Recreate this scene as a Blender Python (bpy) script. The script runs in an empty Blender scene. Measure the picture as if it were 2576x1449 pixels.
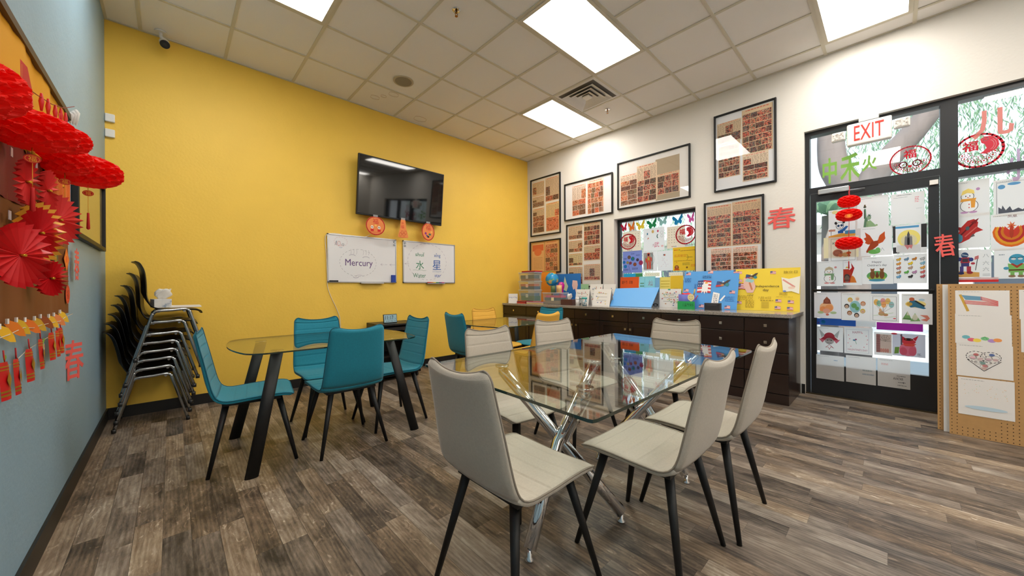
import bpy, bmesh, math, random
from mathutils import Vector, Matrix
random.seed(7)
S = bpy.context.scene; COL = S.collection
def lin(c): return tuple((x/255/12.92 if x/255 <= .04045 else ((x/255+.055)/1.055)**2.4) for x in c)
# ---------------------------------------------------------------- camera, world, sun, exposure
CAM = Vector((-1.6323, -2.9082, 1.1416)); YAW = math.radians(46.604); PIT = -.0004; ROL = -.005; FPX = 906.13
XW, YW, XL, YF, HC = 3.273, 1.838, -2.052, -6.1, 3.526      # right wall, back wall, left wall, front wall, ceiling
FW = Vector((math.cos(PIT)*math.cos(YAW), math.cos(PIT)*math.sin(YAW), math.sin(PIT)))
_r = Vector((math.sin(YAW), -math.cos(YAW), 0)); _u = _r.cross(FW)
RT = _r*math.cos(ROL)+_u*math.sin(ROL); UP = -_r*math.sin(ROL)+_u*math.cos(ROL)
cd = bpy.data.cameras.new('camera'); cam = bpy.data.objects.new('camera', cd); COL.objects.link(cam); S.camera = cam
cd.sensor_width = 36; cd.sensor_fit = 'HORIZONTAL'; cd.lens = FPX/2576*36; cd.clip_start = .02; cd.clip_end = 300
cam.matrix_world = Matrix.Translation(CAM) @ Matrix((RT, UP, -FW)).transposed().to_4x4()
def at(px, py, ax, v):
    "survey: where the sight line through a photo pixel meets the plane axis=v"
    d = RT*((px-1288)/FPX)-UP*((py-724.5)/FPX)+FW
    return CAM+d*((v-CAM[ax])/d[ax])
S.view_settings.view_transform = 'Standard'; S.view_settings.look = 'None'; S.view_settings.gamma = 1
S.view_settings.use_curve_mapping = False; S.view_settings.exposure = 0.14
PANEL = 15.0                                                # radiance of the ceiling light diffusers
w = bpy.data.worlds.new('sky'); S.world = w; w.use_nodes = True; nt = w.node_tree
bg = nt.nodes['Background']; bg.inputs[1].default_value = 2.1
_tc = nt.nodes.new('ShaderNodeTexCoord'); _sp = nt.nodes.new('ShaderNodeSeparateXYZ'); _cr = nt.nodes.new('ShaderNodeValToRGB')
nt.links.new(_tc.outputs['Generated'], _sp.inputs[0]); nt.links.new(_sp.outputs[2], _cr.inputs[0]); nt.links.new(_cr.outputs[0], bg.inputs[0])
_cr.color_ramp.elements[0].color = (*lin((235, 240, 245)), 1); _cr.color_ramp.elements[1].color = (*lin((130, 175, 225)), 1); _cr.color_ramp.elements[1].position = .9
sl = bpy.data.lights.new('sun', 'SUN'); sun = bpy.data.objects.new('sun', sl); COL.objects.link(sun)
sl.energy = 7.0; sl.angle = .02; sl.color = (1, .95, .87)
sun.rotation_euler = Vector((-.62, -.3, .75)).to_track_quat('Z', 'Y').to_euler()
# ---------------------------------------------------------------- materials
MATS = {}
def nodes(name):
    m = bpy.data.materials.new(name); m.use_nodes = True; n = m.node_tree; n.nodes.clear()
    o = n.nodes.new('ShaderNodeOutputMaterial'); return m, n, o
def mat(name, col, rough=.6, metal=0, bump=0, bscale=200, var=0, vscale=8, emit=0, spec=.5, stretch=(1, 1, 1), coat=0, transl=0, sheen=0):
    if name in MATS: return MATS[name]
    m, n, o = nodes(name); N = n.nodes.new; L = n.links.new
    b = N('ShaderNodeBsdfPrincipled'); c = (*lin(col), 1)
    b.inputs['Base Color'].default_value = c; b.inputs['Roughness'].default_value = rough; b.inputs['Metallic'].default_value = metal
    b.inputs['Specular IOR Level'].default_value = spec; b.inputs['Coat Weight'].default_value = coat; b.inputs['Sheen Weight'].default_value = sheen
    if emit: b.inputs['Emission Color'].default_value = c; b.inputs['Emission Strength'].default_value = emit
    tc = N('ShaderNodeTexCoord'); mp = N('ShaderNodeMapping'); mp.inputs['Scale'].default_value = stretch; L(tc.outputs['Object'], mp.inputs[0])
    if var:
        t = N('ShaderNodeTexNoise'); t.inputs['Scale'].default_value = vscale; t.inputs['Detail'].default_value = 4; L(mp.outputs[0], t.inputs[0])
        r = N('ShaderNodeMapRange'); r.inputs[1].default_value = .3; r.inputs[2].default_value = .7; r.inputs[3].default_value = 1-var; r.inputs[4].default_value = 1+var
        L(t.outputs[0], r.inputs[0]); h = N('ShaderNodeVectorMath'); h.operation = 'SCALE'; h.inputs[0].default_value = c[:3]
        L(r.outputs[0], h.inputs['Scale']); L(h.outputs[0], b.inputs['Base Color'])
    if bump:
        t2 = N('ShaderNodeTexNoise'); t2.inputs['Scale'].default_value = bscale; t2.inputs['Detail'].default_value = 3; L(mp.outputs[0], t2.inputs[0])
        bp = N('ShaderNodeBump'); bp.inputs['Strength'].default_value = bump; bp.inputs['Distance'].default_value = .004
        L(t2.outputs[0], bp.inputs['Height']); L(bp.outputs[0], b.inputs['Normal'])
    out = b.outputs[0]
    if transl:
        tr = N('ShaderNodeBsdfTranslucent'); tr.inputs[0].default_value = c; mx = N('ShaderNodeMixShader'); mx.inputs[0].default_value = transl
        L(out, mx.inputs[1]); L(tr.outputs[0], mx.inputs[2]); out = mx.outputs[0]
    L(out, o.inputs[0]); MATS[name] = m; return m
def glass_mat(name, tint=(1, 1, 1), rough=0, ior=1.5, milk=0, milkcol=(220, 225, 228)):
    m, n, o = nodes(name); N = n.nodes.new; L = n.links.new
    g = N('ShaderNodeNewGeometry'); mr = N('ShaderNodeMapRange'); mr.inputs[3].default_value = ior; mr.inputs[4].default_value = 1/ior
    L(g.outputs['Backfacing'], mr.inputs[0]); fr = N('ShaderNodeFresnel'); L(mr.outputs[0], fr.inputs[0])
    t = N('ShaderNodeBsdfTransparent'); t.inputs[0].default_value = (*tint, 1); gl = N('ShaderNodeBsdfGlossy'); gl.inputs['Roughness'].default_value = rough
    mx = N('ShaderNodeMixShader'); L(fr.outputs[0], mx.inputs[0]); L(gl.outputs[0], mx.inputs[2])
    if milk:
        d = N('ShaderNodeBsdfDiffuse'); d.inputs[0].default_value = (*lin(milkcol), 1); m2 = N('ShaderNodeMixShader'); m2.inputs[0].default_value = milk
        L(t.outputs[0], m2.inputs[1]); L(d.outputs[0], m2.inputs[2]); L(m2.outputs[0], mx.inputs[1])
    else: L(t.outputs[0], mx.inputs[1])
    L(mx.outputs[0], o.inputs[0]); MATS[name] = m; return m
def art_mat(name, transl=0, rough=.7):
    m, n, o = nodes(name); N = n.nodes.new; L = n.links.new
    a = N('ShaderNodeAttribute'); a.attribute_name = 'col'; b = N('ShaderNodeBsdfPrincipled'); L(a.outputs[0], b.inputs[0]); b.inputs['Roughness'].default_value = rough
    out = b.outputs[0]
    if transl:
        tr = N('ShaderNodeBsdfTranslucent'); L(a.outputs[0], tr.inputs[0]); mx = N('ShaderNodeMixShader'); mx.inputs[0].default_value = transl
        L(out, mx.inputs[1]); L(tr.outputs[0], mx.inputs[2]); out = mx.outputs[0]
    L(out, o.inputs[0]); MATS[name] = m; return m
def ramp_mat(name, scale, stops, rough=.7, kind='noise', stretch=(1, 1, 1), detail=6, bump=0):
    m, n, o = nodes(name); N = n.nodes.new; L = n.links.new
    tc = N('ShaderNodeTexCoord'); mp = N('ShaderNodeMapping'); mp.inputs['Scale'].default_value = stretch; L(tc.outputs['Object'], mp.inputs[0])
    if kind == 'noise': t = N('ShaderNodeTexNoise'); t.inputs['Scale'].default_value = scale; t.inputs['Detail'].default_value = detail; src = t.outputs[0]
    elif kind == 'voronoi':
        t = N('ShaderNodeTexVoronoi'); t.inputs['Scale'].default_value = scale; q = N('ShaderNodeSeparateColor'); L(t.outputs['Color'], q.inputs[0]); src = q.outputs[0]
    else:
        t = N('ShaderNodeTexWave'); t.inputs['Scale'].default_value = scale; t.inputs['Distortion'].default_value = 8; t.inputs['Detail'].default_value = 1; src = t.outputs[1]
    L(mp.outputs[0], t.inputs[0]); c = N('ShaderNodeValToRGB'); L(src, c.inputs[0])
    while len(c.color_ramp.elements) < len(stops): c.color_ramp.elements.new(.5)
    for e, (p, k) in zip(c.color_ramp.elements, stops): e.position = p; e.color = (*lin(k), 1)
    if kind == 'voronoi': c.color_ramp.interpolation = 'CONSTANT'
    b = N('ShaderNodeBsdfPrincipled'); b.inputs['Roughness'].default_value = rough; L(c.outputs[0], b.inputs[0]); L(b.outputs[0], o.inputs[0])
    if bump:
        bp = N('ShaderNodeBump'); bp.inputs['Strength'].default_value = bump; bp.inputs['Distance'].default_value = .003; L(src, bp.inputs['Height']); L(bp.outputs[0], b.inputs['Normal'])
    MATS[name] = m; return m
def tinted(m):
    n = m.node_tree; b = next(k for k in n.nodes if k.type == 'BSDF_PRINCIPLED'); src = b.inputs[0].links[0].from_socket
    a = n.nodes.new('ShaderNodeAttribute'); a.attribute_name = 'col'; x = n.nodes.new('ShaderNodeMixRGB'); x.blend_type = 'MULTIPLY'; x.inputs[0].default_value = 1
    n.links.new(src, x.inputs[1]); n.links.new(a.outputs[0], x.inputs[2]); n.links.new(x.outputs[0], b.inputs[0]); return m
def floor_mat():
    m, n, o = nodes('plank_floor'); N = n.nodes.new; L = n.links.new
    def M(op, a, b=None, c=None):
        q = N('ShaderNodeMath'); q.operation = op
        for i, v in enumerate((a, b, c)):
            if v is None: continue
            if isinstance(v, (int, float)): q.inputs[i].default_value = v
            else: L(v, q.inputs[i])
        return q.outputs[0]
    tc = N('ShaderNodeTexCoord'); s = N('ShaderNodeSeparateXYZ'); L(tc.outputs['Object'], s.inputs[0]); X, Y = s.outputs[0], s.outputs[1]
    def wn(a, b, seed):
        c = N('ShaderNodeCombineXYZ'); L(a, c.inputs[0]); L(b, c.inputs[1]) if b is not None else None; c.inputs[2].default_value = seed
        k = N('ShaderNodeTexWhiteNoise'); L(c.outputs[0], k.inputs[0]); return k.outputs[0]
    W = .098; row = M('FLOOR', M('DIVIDE', X, W)); r1 = wn(row, None, 1.0)
    Ln = M('MULTIPLY_ADD', r1, .35, .42); yy = M('DIVIDE', M('ADD', Y, M('MULTIPLY', r1, 7.3)), Ln); cc = M('FLOOR', yy)
    rnd = wn(row, cc, 2.0); rnd2 = wn(row, cc, 5.0)
    fx = M('FRACT', M('DIVIDE', X, W)); fy = M('MULTIPLY', M('FRACT', yy), Ln)
    sx = M('MINIMUM', M('MULTIPLY', fx, W), M('MULTIPLY', M('SUBTRACT', 1, fx), W)); seam = M('LESS_THAN', M('MINIMUM', sx, fy), .0011)
    def noise(ax, ay, az, sc, det, ro, dist=0):
        q = N('ShaderNodeCombineXYZ'); L(M('MULTIPLY', X, ax), q.inputs[0]); L(M('MULTIPLY', Y, ay), q.inputs[1]); L(M('MULTIPLY', rnd, az), q.inputs[2])
        k = N('ShaderNodeTexNoise'); k.inputs['Scale'].default_value = sc; k.inputs['Detail'].default_value = det; k.inputs['Roughness'].default_value = ro; k.inputs['Distortion'].default_value = dist; L(q.outputs[0], k.inputs[0]); return k
    g = noise(16, 1.5, 37, 3.2, 9, .78, .8); g2 = noise(5.0, 1.7, 19, 2.3, 7, .66, .4); g3 = noise(9, 3.5, 53, 3.0, 4, .6, 1.5)
    wv = N('ShaderNodeTexWave'); wv.inputs['Scale'].default_value = 1.0; wv.inputs['Distortion'].default_value = 14; wv.inputs['Detail'].default_value = 2.5; wv.inputs['Detail Scale'].default_value = .45; wv.inputs['Detail Roughness'].default_value = .6
    cv3 = N('ShaderNodeCombineXYZ'); L(M('MULTIPLY', X, 17), cv3.inputs[0]); L(M('MULTIPLY', Y, 1.6), cv3.inputs[1]); L(M('MULTIPLY', rnd, 60), cv3.inputs[2]); L(cv3.outputs[0], wv.inputs[0])
    worn = M('MULTIPLY', M('MAXIMUM', M('SUBTRACT', g3.outputs[0], .58), 0), M('MULTIPLY', M('GREATER_THAN', rnd2, .45), 2.2))
    v = M('ADD', M('MULTIPLY', rnd, .36), M('ADD', M('MULTIPLY', g.outputs[0], .85), M('ADD', M('MULTIPLY', g2.outputs[0], 1.15), M('MULTIPLY', wv.outputs[1], .10))))
    v = M('ADD', M('SUBTRACT', v, .86), worn)
    c = N('ShaderNodeValToRGB'); L(v, c.inputs[0]); st = [(.0, (48, 42, 38)), (.2, (84, 75, 67)), (.42, (122, 109, 97)), (.65, (156, 143, 129)), (.95, (202, 193, 181))]
    while len(c.color_ramp.elements) < len(st): c.color_ramp.elements.new(.5)
    for e, (p, k) in zip(c.color_ramp.elements, st): e.position = p; e.color = (*lin(k), 1)
    hs = N('ShaderNodeHueSaturation'); L(c.outputs[0], hs.inputs['Color']); L(M('MULTIPLY_ADD', rnd2, .55, .9), hs.inputs['Saturation'])
    mx = N('ShaderNodeMixRGB'); L(M('MULTIPLY', seam, .6), mx.inputs[0]); L(hs.outputs[0], mx.inputs[1]); mx.inputs[2].default_value = (*lin((40, 34, 30)), 1)
    b = N('ShaderNodeBsdfPrincipled'); L(mx.outputs[0], b.inputs[0]); L(M('MULTIPLY_ADD', g.outputs[0], .2, .3), b.inputs['Roughness']); b.inputs['Specular IOR Level'].default_value = .45
    bp = N('ShaderNodeBump'); bp.inputs['Strength'].default_value = .25; bp.inputs['Distance'].default_value = .002; L(v, bp.inputs['Height']); L(bp.outputs[0], b.inputs['Normal'])
    L(b.outputs[0], o.inputs[0]); MATS['floor'] = m; return m
M_floor = floor_mat()
M_yel = mat('yellow_paint', (246, 201, 78), .55, bump=.35, bscale=45, var=.025, vscale=3)
M_wht = mat('white_paint', (226, 221, 213), .6, bump=.3, bscale=45)
M_blu = mat('blue_grey_paint', (142, 172, 190), .5, bump=.35, bscale=45, var=.03, vscale=3)
M_ceil = mat('ceiling_tile', (243, 240, 236), .95, bump=.25, bscale=300)
M_grid = mat('ceiling_grid', (214, 207, 188), .6)
M_base = mat('black_vinyl', (24, 22, 21), .45)
M_blk = mat('black_metal', (20, 19, 19), .5, spec=.4)
M_frame = mat('dark_bronze_frame', (30, 30, 32), .35, spec=.5)
M_chrome = mat('chrome', (222, 222, 224), .05, 1)
M_steel = mat('steel_tube', (165, 168, 170), .18, 1)
M_alu = mat('aluminium', (190, 190, 190), .35, .9)
M_plas = mat('black_plastic', (34, 32, 31), .34, bump=.05, bscale=400)
M_white = mat('white_plastic', (235, 232, 226), .4)
M_beige = mat('beige_fabric', (190, 179, 163), .85, bump=.35, bscale=700, var=.05, vscale=120, sheen=.3)
M_teal = mat('teal_fabric', (16, 128, 150), .8, bump=.3, bscale=700, var=.07, vscale=100, sheen=.15)
M_must = mat('mustard_fabric', (226, 172, 66), .8, bump=.3, bscale=700, var=.04, vscale=100)
M_bpipe = mat('grey_brown_piping', (142, 130, 116), .8); M_tpipe = mat('dark_teal_piping', (10, 92, 112), .8); M_mpipe = mat('mustard_piping', (205, 148, 46), .8)
M_esp = mat('espresso_wood', (40, 24, 18), .32, var=.12, vscale=6, stretch=(1, 1, .15), coat=.2)
M_gran = ramp_mat('speckled_laminate', 420, [(.38, (70, 66, 62)), (.47, (140, 132, 124)), (.55, (168, 160, 150)), (.64, (214, 208, 200))], .12)
M_nick = mat('brushed_nickel', (214, 205, 192), .22, 1)
M_glass = glass_mat('clear_glass', (.97, .985, .98)); M_tglass = glass_mat('table_glass', (.93, .97, .95), ior=1.52); M_pic = glass_mat('picture_glass', (1, 1, 1), ior=1.45)
M_gedge = mat('glass_edge', (8, 44, 37), .08, spec=.8, coat=.5)
M_bin = glass_mat('clear_plastic', (.93, .95, .95), .1, 1.4, .18)
M_art = art_mat('drawn_paper', .45); M_print = art_mat('printed_sheet'); M_ink = art_mat('board_marks', 0, .35)
M_film = art_mat('window_film', .5, .4)
M_photo = tinted(ramp_mat('press_photos', 34, [(.34, (50, 42, 42)), (.42, (110, 62, 54)), (.47, (206, 70, 52)), (.51, (232, 196, 166)), (.55, (110, 100, 96)), (.61, (70, 56, 54)), (.68, (236, 214, 190))], .7, detail=8))
M_photo2 = tinted(ramp_mat('orange_press_photos', 34, [(.30, (70, 50, 40)), (.40, (150, 90, 60)), (.47, (226, 110, 56)), (.52, (240, 214, 184)), (.57, (120, 116, 104)), (.64, (226, 96, 50)), (.72, (240, 206, 150))], .7, detail=8))
M_lamp = mat('light_diffuser', (255, 250, 242), .5, emit=PANEL)
M_rpap = mat('red_tissue_paper', (250, 30, 14), .6, transl=.42); M_fan = mat('red_card', (206, 32, 34), .5); M_salm = mat('salmon_card', (232, 92, 86), .6)
M_gold = mat('gold_foil', (206, 160, 52), .28, .75); M_redg = mat('red_card_gloss', (200, 16, 24), .4)
# ---------------------------------------------------------------- geometry helpers
class B:
    def __init__(s): s.bm = bmesh.new()
    def face(s, vs, mi=0, smooth=False):
        try: f = s.bm.faces.new(vs)
        except ValueError: return None
        f.material_index = mi; f.smooth = smooth; return f
    def box(s, a, b, mi=0, M=None):
        x0, x1 = sorted((a[0], b[0])); y0, y1 = sorted((a[1], b[1])); z0, z1 = sorted((a[2], b[2]))
        P = [Vector((x, y, z)) for z in (z0, z1) for y in (y0, y1) for x in (x0, x1)]
        v = [s.bm.verts.new(M @ p if M else p) for p in P]
        for q in ((0, 2, 3, 1), (4, 5, 7, 6), (0, 1, 5, 4), (2, 6, 7, 3), (0, 4, 6, 2), (1, 3, 7, 5)): s.face([v[i] for i in q], mi)
        return s
    def rings(s, R, closed=True, cap=True, mi=0, smooth=True, loop=False):
        V = [[s.bm.verts.new(p) for p in r] for r in R]; n = len(V[0])
        for a, b in (list(zip(V, V[1:]))+([(V[-1], V[0])] if loop else [])):
            for i in range(n if closed else n-1): s.face([a[i], a[(i+1) % n], b[(i+1) % n], b[i]], mi, smooth)
        if cap == 'strip':
            for v in (V[0], V[-1]):
                for i in range(n//2-1): s.face([v[i], v[i+1], v[n-2-i], v[n-1-i]], mi, smooth)
        elif cap and closed and not loop: s.face(V[0][::-1], mi); s.face(V[-1], mi)
        return s
    def tube(s, pts, r, n=10, mi=0, loop=False, cap=True, flat=None, smooth=True):
        pts = [Vector(p) for p in pts]; R = []; up = None
        for i, p in enumerate(pts):
            if loop: t = pts[(i+1) % len(pts)]-pts[i-1]
            else: t = pts[min(i+1, len(pts)-1)]-pts[max(i-1, 0)]
            t.normalize()
            if up is None: up = (Vector((0, 1, 0)) if flat else Vector((0, 0, 1))) if abs(t.z) < .9 or flat else Vector((1, 0, 0))
            a = t.cross(up).normalized(); b = t.cross(a).normalized(); up = -b if b.dot(up) < 0 else b
            b = t.cross(a); rr = r[i] if isinstance(r, (list, tuple)) else r; k = flat or 1
            R.append([p+a*rr*math.cos(2*math.pi*j/n)+b*rr*k*math.sin(2*math.pi*j/n) for j in range(n)])
        return s.rings(R, True, cap, mi, smooth, loop)
    def cyl(s, c, r, h, n=20, r2=None, mi=0, ax=2, smooth=True):
        c = Vector(c); r2 = r if r2 is None else r2; e = Vector((0, 0, 0)); e[ax] = h
        o = [[(math.cos(2*math.pi*j/n), math.sin(2*math.pi*j/n)) for j in range(n)]]*2; R = []
        for k, rr in ((0, r), (1, r2)):
            ring = []
            for x, y in o[0]:
                q = Vector((0, 0, 0)); q[(ax+1) % 3] = x*rr; q[(ax+2) % 3] = y*rr; ring.append(c+e*k+q)
            R.append(ring)
        return s.rings(R, smooth=smooth, mi=mi)
    def lathe(s, prof, c=(0, 0, 0), n=24, mi=0, f=None):
        c = Vector(c); return s.rings([[c+Vector((r*math.cos(2*math.pi*j/n), r*math.sin(2*math.pi*j/n), z)) for j in range(n)] for r, z in prof], mi=mi)
    def prism(s, P, z0, z1, mi=0, side=None):
        a = [s.bm.verts.new((x, y, z0)) for x, y in P]; b = [s.bm.verts.new((x, y, z1)) for x, y in P]; n = len(P)
        s.face(a[::-1], mi); s.face(b, mi)
        for i in range(n): s.face([a[i], a[(i+1) % n], b[(i+1) % n], b[i]], mi if side is None else side)
        return s
    def obj(s, name, mats, parent=None, M=None, loc=None, bevel=0):
        bmesh.ops.recalc_face_normals(s.bm, faces=s.bm.faces[:])
        me = bpy.data.meshes.new(name); s.bm.to_mesh(me); s.bm.free()
        for m in (mats if isinstance(mats, (list, tuple)) else [mats]): me.materials.append(m)
        o = bpy.data.objects.new(name, me); COL.objects.link(o)
        if parent: o.parent = parent
        if M is not None: o.matrix_basis = M
        elif loc is not None: o.location = loc
        if bevel:
            bv = o.modifiers.new('bevel', 'BEVEL'); bv.width = bevel; bv.segments = 2; bv.limit_method = 'ANGLE'
        return o
def tag(o, label, cat, group=None, kind=None):
    if label: o['label'] = label
    if cat: o['category'] = cat
    if group: o['group'] = group
    if kind: o['kind'] = kind
    return o
def thing(name, label, cat, loc=(0, 0, 0), rz=0, group=None, M=None):
    o = bpy.data.objects.new(name, None); o.empty_display_size = .05; COL.objects.link(o)
    if M is not None: o.matrix_world = M
    else: o.location = loc; o.rotation_euler = (0, 0, rz)
    return tag(o, label, cat, group)
def st(o, label=None):
    o['kind'] = 'structure'
    if label: o['label'] = label
    return o
def dup(o, loc=None, rz=None, label=None, group=None):
    def rec(x, par):
        c = x.copy(); COL.objects.link(c)
        if par: c.parent = par
        for ch in [k for k in COL.objects if k.parent == x]: rec(ch, c)
        return c
    r = rec(o, None)
    if loc is not None: r.location = loc
    if rz is not None: r.rotation_euler = (0, 0, rz)
    if label: r['label'] = label
    if group: r['group'] = group
    return r
def wallM(side, p, tilt=0, spin=0):
    "matrix whose local x runs right, y up and z out of the wall, as seen by someone facing it"
    ax = {'R': ((0, -1, 0), (0, 0, 1), (-1, 0, 0)), 'B': ((1, 0, 0), (0, 0, 1), (0, -1, 0)), 'L': ((0, 1, 0), (0, 0, 1), (1, 0, 0))}[side]
    m = Matrix([Vector(a) for a in ax]).transposed().to_4x4()
    return Matrix.Translation(p) @ m @ Matrix.Rotation(spin, 4, 'Z') @ Matrix.Rotation(tilt, 4, 'X')
# ---------------------------------------------------------------- drawing language for papers, posters and boards
_gl = {}; TINT = ((255, 226, 212), (176, 186, 196), (255, 196, 178), (160, 172, 158), (255, 240, 214), (150, 138, 136), (236, 214, 196))
def glyph(t):
    if t not in _gl:
        c = bpy.data.curves.new('t', 'FONT'); c.body = t.lstrip('*~'); c.offset = {'*': .022, '~': .008}.get(t[0], 0); c.align_x = 'CENTER'; c.align_y = 'CENTER'; c.resolution_u = 2
        o = bpy.data.objects.new('t', c); COL.objects.link(o); dg = bpy.context.evaluated_depsgraph_get(); m = bpy.data.meshes.new_from_object(o.evaluated_get(dg))
        V = [v.co.copy() for v in m.vertices]; F = [list(p.vertices) for p in m.polygons]
        if V:
            x0 = min(v.x for v in V); x1 = max(v.x for v in V); y0 = min(v.y for v in V); y1 = max(v.y for v in V)
            V = [((v.x-(x0+x1)/2), (v.y-(y0+y1)/2)) for v in V]; _gl[t] = (V, F, x1-x0, y1-y0)
        else: _gl[t] = ([], [], 1, 1)
        bpy.data.objects.remove(o); bpy.data.curves.remove(c); bpy.data.meshes.remove(m)
    return _gl[t]
def art(name, w, h, base, shapes, mats, M=None, parent=None, thick=0, seed=None, mask=None):
    "one sheet, w x h metres, drawn on with shapes in 0..1 coordinates"
    bm = bmesh.new(); cl = bm.loops.layers.float_color.new('col'); k = [0]
    def put(pts, col, mi=0, z=None):
        if z is None: k[0] += 1; z = thick+.0003+.00004*k[0]
        try: f = bm.faces.new([bm.verts.new((x*w-w/2, y*h-h/2, z)) for x, y in pts])
        except ValueError: return
        f.material_index = mi; f.normal_update()
        if f.normal.z < 0: f.normal_flip()
        c = (*lin(col), 1)
        for l in f.loops: l[cl] = c
    if base is not None:
        if thick:
            g = B(); g.box((-w/2, -h/2, 0), (w/2, h/2, thick)); tmp = bpy.data.meshes.new('t'); g.bm.to_mesh(tmp); g.bm.free(); bm.from_mesh(tmp); bpy.data.meshes.remove(tmp)
            for f in bm.faces:
                for l in f.loops: l[cl] = (*lin(base), 1)
        else: put(mask or [(0, 0), (1, 0), (1, 1), (0, 1)], base, z=0)
    a = w/h
    def ell(cx, cy, rx, ry, n=22, rot=0, t0=0, t1=2*math.pi):
        P = []
        for i in range(n):
            t = t0+(t1-t0)*i/(n if t1-t0 > 6.2 else n-1); x = rx*math.cos(t); y = ry*math.sin(t)
            if rot: xx = x*a; x, y = (xx*math.cos(rot)-y*math.sin(rot))/a, xx*math.sin(rot)+y*math.cos(rot)
            P.append((cx+x, cy+y))
        return P
    def line(P, lw, col):
        lw = lw/2*(.6 if lw <= .006 else 1); k[0] += 1; z = thick+.0003+.00004*k[0]
        for (x0, y0), (x1, y1) in zip(P, P[1:]):
            dx, dy = (x1-x0)*w, (y1-y0)*h; d = math.hypot(dx, dy) or 1; nx, ny = -dy/d*lw/w, dx/d*lw/h; ex, ey = dx/d*lw*.6/w, dy/d*lw*.6/h
            put([(x0+nx-ex, y0+ny-ey), (x0-nx-ex, y0-ny-ey), (x1-nx+ex, y1-ny+ey), (x1+nx+ex, y1+ny+ey)], col, z=z)
    for s in shapes:
        t = s[0]
        if t == 'e': put(ell(*s[1:5], rot=s[6] if len(s) > 6 else 0), s[5])
        elif t == 'r': put([(s[1], s[2]), (s[3], s[2]), (s[3], s[4]), (s[1], s[4])], s[5])
        elif t == 'm':                                    # patch of a printed-photo material
            put([(s[1], s[2]), (s[3], s[2]), (s[3], s[4]), (s[1], s[4])], TINT[int(abs(s[1]*7919+s[2]*6151)*10) % len(TINT)], s[5])
        elif t == 'p': put(s[1], s[2])
        elif t == 'l': line(s[1], s[2], s[3])
        elif t == 'o':                                    # outline ellipse
            P = ell(*s[1:5], n=26); line(P+[P[0]], s[5], s[6])
        elif t == 'b': line([(s[1], s[2]), (s[3], s[2]), (s[3], s[4]), (s[1], s[4]), (s[1], s[2])], s[5], s[6])      # box outline
        elif t == 'a':                                    # arc: cx,cy,rx,ry,t0,t1,lw,col
            line(ell(*s[1:5], n=10, t0=s[5], t1=s[6]), s[7], s[8])
        elif t == 'd':                                    # dashed outline
            P = ell(*s[1:5], n=int(s[7]) if len(s) > 7 else 48)
            for i in range(0, len(P), 2): line([P[i], P[(i+1) % len(P)]], s[5], s[6])
        elif t == 't':                                    # text: string, cx, cy, height (0..1), colour, [width]
            V, F, gw, gh = glyph(s[1]); sc = s[4]*h/(.72 if ord(s[1][-1]) < 256 else gh); sx = s[6]*w/gw if len(s) > 6 else sc; k[0] += 1; z = thick+.0003+.00004*k[0]
            vv = [bm.verts.new((s[2]*w-w/2+x*sx, s[3]*h-h/2+y*sc, z)) for x, y in V]; c = (*lin(s[5]), 1)
            for f in F:
                try: q = bm.faces.new([vv[i] for i in f])
                except ValueError: continue
                for l in q.loops: l[cl] = c
        elif t == 'w':                                    # lines of small writing: x0,y0,x1,y1,rows,colour
            rr = random.Random(int(s[1]*991+s[2]*77+s[5])); n = s[5]; k[0] += 1; z = thick+.0003+.00004*k[0]
            for i in range(n):
                y = s[4]-(i+.5)*(s[4]-s[2])/n; hh = (s[4]-s[2])/n*.22; x = s[1]
                while x < s[3]:
                    x2 = min(x+rr.uniform(.015, .05), s[3]); put([(x, y-hh), (x2, y-hh), (x2, y+hh), (x, y+hh)], s[6], z=z); x = x2+.012
    me = bpy.data.meshes.new(name); bm.to_mesh(me); bm.free()
    for m in (mats if isinstance(mats, (list, tuple)) else [mats]): me.materials.append(m)
    o = bpy.data.objects.new(name, me); COL.objects.link(o)
    if parent: o.parent = parent
    if M is not None: o.matrix_basis = M
    return o
# ---------------------------------------------------------------- the room
st(B().box((XL-.2, YF-.2, -.1), (XW+.25, YW+.2, 0)).obj('floor', M_floor))
st(B().box((XL-.2, YF-.2, HC), (XW+.25, YW+.2, HC+.25)).obj('ceiling', M_ceil))
st(B().box((XL-.2, YW, 0), (XW+.2, YW+.2, HC)).obj('wall_back', M_yel))
st(B().box((XL-.2, YF, 0), (XL, YW, HC)).obj('wall_left', M_blu))
st(B().box((XL-.2, YF-.2, 0), (XW+.2, YF, HC)).obj('wall_front', M_wht))
WY0, WY1, WZ0, WZ1 = .01, -1.165, .9, 2.178; DY0, DY1, DZ = -2.262, -4.9, 2.785
b = B(); T = XW+.2
b.box((XW, WY0, 0), (T, YW, HC)); b.box((XW, WY1, 0), (T, WY0, WZ0)); b.box((XW, WY1, WZ1), (T, WY0, HC)); b.box((XW, DY0, 0), (T, WY1, HC))
b.box((XW, DY1, DZ), (T, DY0, HC)); b.box((XW, YF, 0), (T, DY1, HC)); st(b.obj('wall_right', M_wht))
st(B().box((XL, YF, 0), (XL+.012, YW, .1)).obj('baseboard_left', M_base)); st(B().box((XL+.012, YW-.012, 0), (2.66, YW, .1)).obj('baseboard_back', M_base))
b = B(); b.box((XW-.012, DY0, 0), (XW, -2.235, .1)); b.box((XW-.012, YF, 0), (XW, DY1, .1)); st(b.obj('baseboard_right', M_base))
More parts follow.
